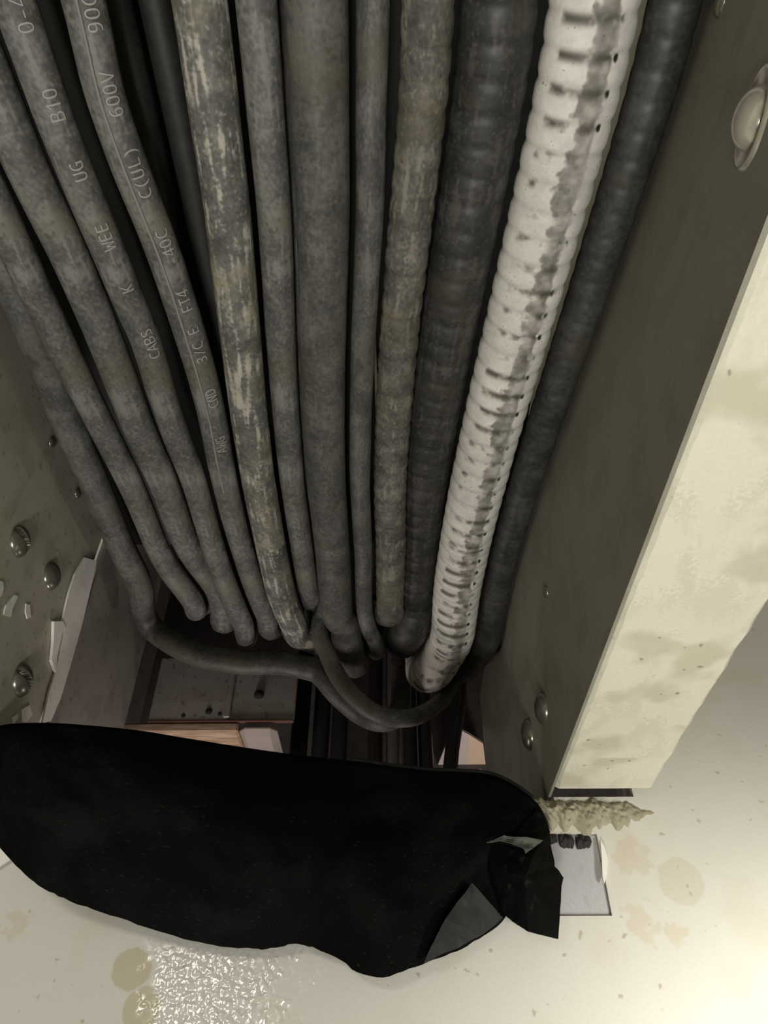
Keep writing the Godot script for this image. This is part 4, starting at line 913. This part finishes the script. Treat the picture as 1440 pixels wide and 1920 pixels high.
func frames_up(a: Array, b: Array) -> Array:
	var out := []
	for i in 13:
		var p := Vector3(a[0], a[1], a[2]).lerp(Vector3(b[0], b[1], b[2]), i / 12.0)
		out.append([p, Vector3(0, 0, 1), Vector3(-1, 0, 0), p.y])
	return out

# ---------------------------------------------------------------- black sheet over the sill
func lerp_list(list: Array, q: float) -> Vector3:
	var x := clampf(q, 0.0, 1.0) * (list.size() - 1)
	var i := mini(int(x), list.size() - 2)
	var p := []
	for k in [i - 1, i, i + 1, i + 2]:
		var e: Array = list[clampi(k, 0, list.size() - 1)]
		p.append(Vector3(e[0], e[1], e[2]))
	return p[1].cubic_interpolate(p[2], p[0], p[3], x - i)

func flap():
	var top := [[-0.3617, 1.8447, -0.5600], [-0.3549, 1.8762, -0.5750], [-0.3395, 1.8934, -0.5880], [-0.3162, 1.8992, -0.5950], [-0.2856, 1.9005, -0.6000], [-0.2335, 1.9019, -0.6150], [-0.1882, 1.8997, -0.6280], [-0.1414, 1.8968, -0.6400], [-0.0936, 1.8938, -0.6500], [-0.0498, 1.8916, -0.6570], [-0.0105, 1.8870, -0.6600], [0.0286, 1.8826, -0.6620], [0.0628, 1.8813, -0.6630], [0.0869, 1.8786, -0.6630], [0.1078, 1.8690, -0.6640], [0.1273, 1.8519, -0.6660], [0.1339, 1.8304, -0.6680]]
	var low := [[-0.3664, 1.8407, -0.5700], [-0.3450, 1.8220, -0.6000], [-0.3206, 1.8037, -0.6200], [-0.2914, 1.7823, -0.6300], [-0.2611, 1.7700, -0.6400], [-0.2306, 1.7619, -0.6450], [-0.1749, 1.7477, -0.6550], [-0.1326, 1.7412, -0.6600], [-0.1032, 1.7404, -0.6620], [-0.0782, 1.7433, -0.6620], [-0.0523, 1.7354, -0.6600], [-0.0186, 1.7193, -0.6550], [0.0184, 1.7287, -0.6600], [0.0527, 1.7416, -0.6650], [0.0869, 1.7624, -0.6680], [0.0923, 1.7915, -0.6680], [0.1089, 1.8171, -0.6680]]
	var crease := fnoise(201, 14.0, 3)
	var ragged := fnoise(202, 160.0, 2)
	var grid := []
	var nu := 120
	for i in nu + 1:
		var q := float(i) / nu
		var a := lerp_list(top, q)
		var b := lerp_list(low, q)
		var col := []
		for j in 6:
			var k := 1.0 - j / 6.0
			col.append(a + Vector3(0, -0.010 * k * k, -0.055 * k * smoothstep(0.0, 0.25, q)))
		for j in 29:
			var k := j / 28.0
			var p := a.lerp(b, k)
			var ends := sin(PI * clampf(q, 0.02, 0.98))
			p.z += (0.020 * sin(PI * k) * ends) + 0.006 * sin(PI * k) * crease.get_noise_2d(q * 0.55, k * 0.15)
			p.y += 0.0012 * ragged.get_noise_2d(q, k) * k
			col.append(p)
		grid.append(col)
	var t := thing("black_rubber_sheet", "black rubber sheet draped over the sill of the cable opening", "sheet")
	put("sheet", shell(grid, 0.0016), M.flap, t)
	var hem := []
	for i in 40:
		var q := lerpf(0.58, 0.93, i / 39.0)
		var a := lerp_list(top, q)
		hem.append([a.x, a.y + 0.0025, a.z - 0.004])
	put("hem", tube(frames(curve(hem), 0.006), 0.0032, 12), M.flap_scuffed, t)
	var tp := v3([[0.1270, 1.8511, -0.6640], [0.1331, 1.8290, -0.6640], [0.1325, 1.7994, -0.6600], [0.1395, 1.7922, -0.6640], [0.1325, 1.7715, -0.6550], [0.1252, 1.7437, -0.6500], [0.1028, 1.7496, -0.6530], [0.0863, 1.7644, -0.6600], [0.0786, 1.7919, -0.6550], [0.0767, 1.8182, -0.6550], [0.1005, 1.8217, -0.6500], [0.1039, 1.7874, -0.6400], [0.1160, 1.8074, -0.6450]])
	put("crumpled_corner", facets(tp, [[0, 1, 10], [1, 12, 10], [1, 2, 12], [2, 3, 4], [2, 4, 11], [2, 11, 12], [4, 5, 11], [5, 6, 11], [6, 7, 11], [7, 8, 11], [8, 9, 11], [9, 10, 12], [9, 12, 11]], Vector3(0, 0, -0.0016)), M.flap, t)
	var sc := v3([[0.0609, 1.7830, -0.6450], [0.0851, 1.7615, -0.6620], [0.0679, 1.7495, -0.6600], [0.0481, 1.7395, -0.6570], [0.0203, 1.7284, -0.6520], [0.0378, 1.7559, -0.6430]])
	put("scuffed_fold", facets(sc, [[0, 1, 2], [0, 2, 5], [2, 3, 5], [3, 4, 5]], Vector3(0, 0, -0.0016)), M.flap_scuffed, t).set_meta("label", "scuffed grey fold of the black sheet")
	var torn := v3([[0.0758, 1.8151, -0.6470], [0.0906, 1.8193, -0.6430], [0.1080, 1.8172, -0.6410], [0.1238, 1.8168, -0.6480], [0.1140, 1.8096, -0.6430], [0.1059, 1.8030, -0.6380], [0.1037, 1.8083, -0.6390], [0.0879, 1.8145, -0.6420]])
	put("torn_edge", facets(torn, [[0, 1, 7], [1, 2, 7], [2, 6, 7], [2, 3, 4], [2, 4, 6], [4, 5, 6]], Vector3(0, 0, -0.0014)), M.flap_torn, t).set_meta("label", "torn grey edge of the black sheet")
	var fluff := thing("white_thread", "short white thread lying on the far corner of the black sheet", "thread")
	fibre(fluff, "thread", [[-0.352, 1.888, -0.578], [-0.343, 1.8905, -0.579], [-0.336, 1.8885, -0.577], [-0.332, 1.8860, -0.577]], 0.0006, M.white)

func fibre(t: Node3D, called: String, list: Array, r: float, m: Material):
	put(called, tube(frames(curve(list), 0.002), r, 8), m, t)

func v3(list: Array) -> Array:
	var out := []
	for a in list: out.append(Vector3(a[0], a[1], a[2]))
	return out

func on_x(list: Array, x: float) -> Array:
	var out := []
	for a in list: out.append(Vector3(x, a[1], a[0]))
	return out

func on_z(list: Array, z: float) -> Array:
	var out := []
	for a in list: out.append(Vector3(a[0], a[1], z))
	return out

# irregular lump on a grid, thinning out at its rim: a ridge of mortar, a crumb
func lump(lo: Vector3, hi: Vector3, seed_: int, rough: float, tail := 0.25) -> ArrayMesh:
	var n := fnoise(seed_, 150.0, 3)
	var e := fnoise(seed_ + 1, 60.0, 3)
	var grid := []
	for i in 73:
		var col := []
		var q := i / 72.0
		var taper := smoothstep(0.0, 0.06, q) * smoothstep(1.0, 1.0 - tail, q)
		var x := lerpf(lo.x, hi.x, q)
		var mid := lerpf(hi.y, lo.y, 0.45) + 0.15 * (hi.y - lo.y) * e.get_noise_1d(x + 7.0)
		var y1 := lerpf(mid, hi.y + 0.3 * (hi.y - lo.y) * e.get_noise_1d(x), 0.15 + 0.85 * taper)
		var y0 := lerpf(mid, lo.y + 0.6 * (hi.y - lo.y) * e.get_noise_1d(x + 3.0), 0.15 + 0.85 * taper)
		for j in 21:
			var k := j / 20.0
			var y := lerpf(y1, y0, k)
			var rise := pow(sin(PI * k), 0.7) * (0.1 + 0.9 * taper)
			var z := lo.z - 0.002 + (hi.z - lo.z + 0.002) * rise + rough * n.get_noise_2d(x, y) * rise
			col.append(Vector3(x, y, z))
		grid.append(col)
	return shell(grid, 0.001)

func small_things():
	var g := thing("backing_plate", "plain grey plate set in the square notch of the white wall", "plate")
	put("sheet", bevel_box(Vector3(0.1185, 1.7675, -0.690), Vector3(0.1775, 1.8325, -0.6825), 0.0005), M.grey_plate, g)
	var ridge := thing("mortar_ridge", "rough tan mortar ridge on the wall under the end of the beam", "mortar")
	put("ridge", lump(Vector3(0.112, 1.838, -0.680), Vector3(0.246, 1.8645, -0.674), 211, 0.0045, 0.5), M.mortar, ridge)
	for c in [[0.138, 1.828, 0.0055, 221, "small dark crumb in the wall notch next to the black sheet"], [0.151, 1.8285, 0.0072, 222, "dark crumb in the middle of the wall notch top"], [0.166, 1.827, 0.0075, 223, "widest dark crumb in the wall notch next to the white plaster chip"]]:
		var d := thing("dark_crumb", c[4], "dirt", Vector3.ZERO, "crumbs in the wall notch")
		put("crumb", lump(Vector3(c[0] - c[2], c[1] - 0.005, -0.6825), Vector3(c[0] + c[2], c[1] + 0.0045, -0.6775), c[3], 0.003), M.dark, d)
	var chip := thing("plaster_chip", "bright white plaster chip on the edge of the square notch", "chip")
	put("chip", slab(on_z([[0.1793, 1.8265], [0.1818, 1.8202], [0.1829, 1.8096], [0.1791, 1.7976], [0.1754, 1.7904], [0.1754, 1.7976], [0.1774, 1.8097]], -0.6765), Vector3(0, 0, -0.003), Vector3.RIGHT, Vector3.UP), M.white, chip)
	var scrap := thing("paper_scrap", "small white scrap caught behind the black sheet beside the beam", "scrap")
	put("scrap", slab(on_z([[0.0800, 1.8975], [0.0860, 1.8950], [0.0979, 1.8889], [0.0949, 1.8842], [0.0861, 1.8864]], -0.690), Vector3(0, 0, -0.0015), Vector3.RIGHT, Vector3.UP), M.flake, scrap)
	var scrap2 := thing("paper_scrap", "white crumpled scrap under the far corner of the black sheet", "scrap")
	put("scrap", slab(on_z([[-0.380, 1.835], [-0.345, 1.828], [-0.330, 1.818], [-0.345, 1.806], [-0.375, 1.800]], -0.674), Vector3(0, 0, -0.003), Vector3.RIGHT, Vector3.UP), M.white, scrap2)
	var strip := thing("plaster_strip", "pale upright plaster strip with a chipped edge beside the bolted panel", "plaster")
	put("strip", slab(on_x([[-0.6446, 2.1259], [-0.6731, 2.1434], [-0.6789, 2.1180], [-0.6882, 2.0585], [-0.6916, 2.0134], [-0.6934, 1.9765], [-0.6887, 1.9491], [-0.6733, 1.9391], [-0.6662, 1.9678], [-0.6652, 1.9903], [-0.6545, 2.0374], [-0.6437, 2.0391], [-0.6370, 2.0720], [-0.6365, 2.0969]], -0.3475), Vector3(-0.002, 0, 0), Vector3.BACK, Vector3.UP), M.flake, strip)
	put("chipped_edge", slab(on_x([[-0.6652, 1.9903], [-0.6560, 2.0040], [-0.6500, 2.0300], [-0.6545, 2.0374], [-0.6437, 2.0391], [-0.6265, 2.0274], [-0.6400, 2.0100], [-0.6480, 1.9950]], -0.3465), Vector3(-0.003, 0, 0), Vector3.BACK, Vector3.UP), M.white, strip)
	var flakes := [
		[[-0.5187, 1.9979], [-0.5249, 2.0003], [-0.5298, 1.9962], [-0.5302, 1.9889], [-0.5274, 1.9880]],
		[[-0.5481, 2.0037], [-0.5546, 2.0066], [-0.5538, 1.9928], [-0.5566, 1.9854], [-0.5445, 1.9794], [-0.5422, 1.9876]],
		[[-0.5714, 2.0102], [-0.5781, 2.0136], [-0.5843, 2.0081], [-0.5887, 2.0062], [-0.5825, 2.0007], [-0.5759, 2.0035]],
		[[-0.6298, 1.9313], [-0.6402, 1.9411], [-0.6519, 1.9372], [-0.6470, 1.9270], [-0.6373, 1.9227]],
		[[-0.6186, 1.9175], [-0.6252, 1.9246], [-0.6287, 1.9221], [-0.6246, 1.9137]]]
	var flake_labels := ["small pale paint flake on the panel below the upper slotted screw", "large pale paint flake on the panel below the plain domed screw", "narrow pale paint flake between the large flake and the plaster strip",
		"angular pale paint flake below the lower slotted screw, next to the plaster strip", "tiny pale paint flake just above the black sheet, under the lower slotted screw"]
	for i in flakes.size():
		var f: Array = flakes[i]
		var o := thing("paint_flake", flake_labels[i], "flake", Vector3.ZERO, "paint flakes on the bolted panel")
		put("flake", slab(on_x(f, -0.3488), Vector3(-0.001, 0, 0), Vector3.BACK, Vector3.UP), M.flake, o)

# ---------------------------------------------------------------- lamps, all outside the frame
func lamps():
	var w := thing("wall_lamp", "white bulkhead lamp on the wall facing the opening", "lamp")
	put("case", bevel_box(Vector3(-1.0, 1.91, 1.69), Vector3(-0.44, 2.21, 1.75), 0.01), M.lamp_case, w)
	put("diffuser", bevel_box(Vector3(-0.97, 1.94, 1.672), Vector3(-0.47, 2.18, 1.69), 0.006), M.glow, w)
	stand_lamp("flood_lamp", "square floodlight on a low stand under the trunking", Vector3(-0.12, 0.75, 0.12), Vector3(-0.12, 1.75, 0.62), Vector2(0.30, 0.30))
	stand_lamp("work_lamp", "small work lamp on a stand low beside the white wall", Vector3(0.56, 1.42, -0.20), Vector3(0.40, 1.50, -0.68), Vector2(0.12, 0.12))
	var s := thing("shaft_lamp", "small lamp fixed low in the riser shaft behind the wall", "lamp")
	put("bracket", bevel_box(Vector3(-0.28, 1.645, -0.87), Vector3(-0.20, 1.66, -0.7105), 0.004), M.lamp_case, s)
	var s2 := thing("shaft_lamp", "small unseen lamp added in the riser shaft to brighten the cardboard", "lamp")
	put("bracket", bevel_box(Vector3(0.22, 1.70, -1.26), Vector3(0.3995, 1.712, -1.22), 0.004), M.lamp_case, s2)
	lamp_head(s2, Vector3(0.24, 1.76, -1.24), Vector3(0.13, 2.18, -1.27), Vector2(0.08, 0.05))
	lamp_head(s, Vector3(-0.24, 1.72, -0.86), Vector3(-0.26, 2.06, -0.96), Vector2(0.12, 0.06))

func lamp_head(t: Node3D, at: Vector3, to: Vector3, size: Vector2):
	var head := Node3D.new()
	head.name = "head"
	t.add_child(head)
	var back := (at - to).normalized()
	head.look_at_from_position(at + back * 0.014, to, Vector3.UP if absf(back.y) < 0.9 else Vector3.RIGHT)
	put("housing", bevel_box(Vector3(-size.x / 2 - 0.02, -size.y / 2 - 0.02, 0.006), Vector3(size.x / 2 + 0.02, size.y / 2 + 0.02, 0.06), 0.008), M.lamp_case, head)
	put("lens", bevel_box(Vector3(-size.x / 2, -size.y / 2, -0.004), Vector3(size.x / 2, size.y / 2, 0.006), 0.003), M.glow, head)

func stand_lamp(called: String, label: String, at: Vector3, to: Vector3, size: Vector2):
	var l := thing(called, label, "lamp")
	var foot := at + (at - to).normalized() * 0.055
	put("base", lathe([[0.0, 0.02], [0.14, 0.02], [0.15, 0.0]]), M.lamp_case, l, Vector3(foot.x, 0.0, foot.z))
	put("pole", tube(frames_up([foot.x, 0.0, foot.z], [foot.x, foot.y, foot.z]), 0.012, 16), M.lamp_case, l)
	lamp_head(l, at, to, size)
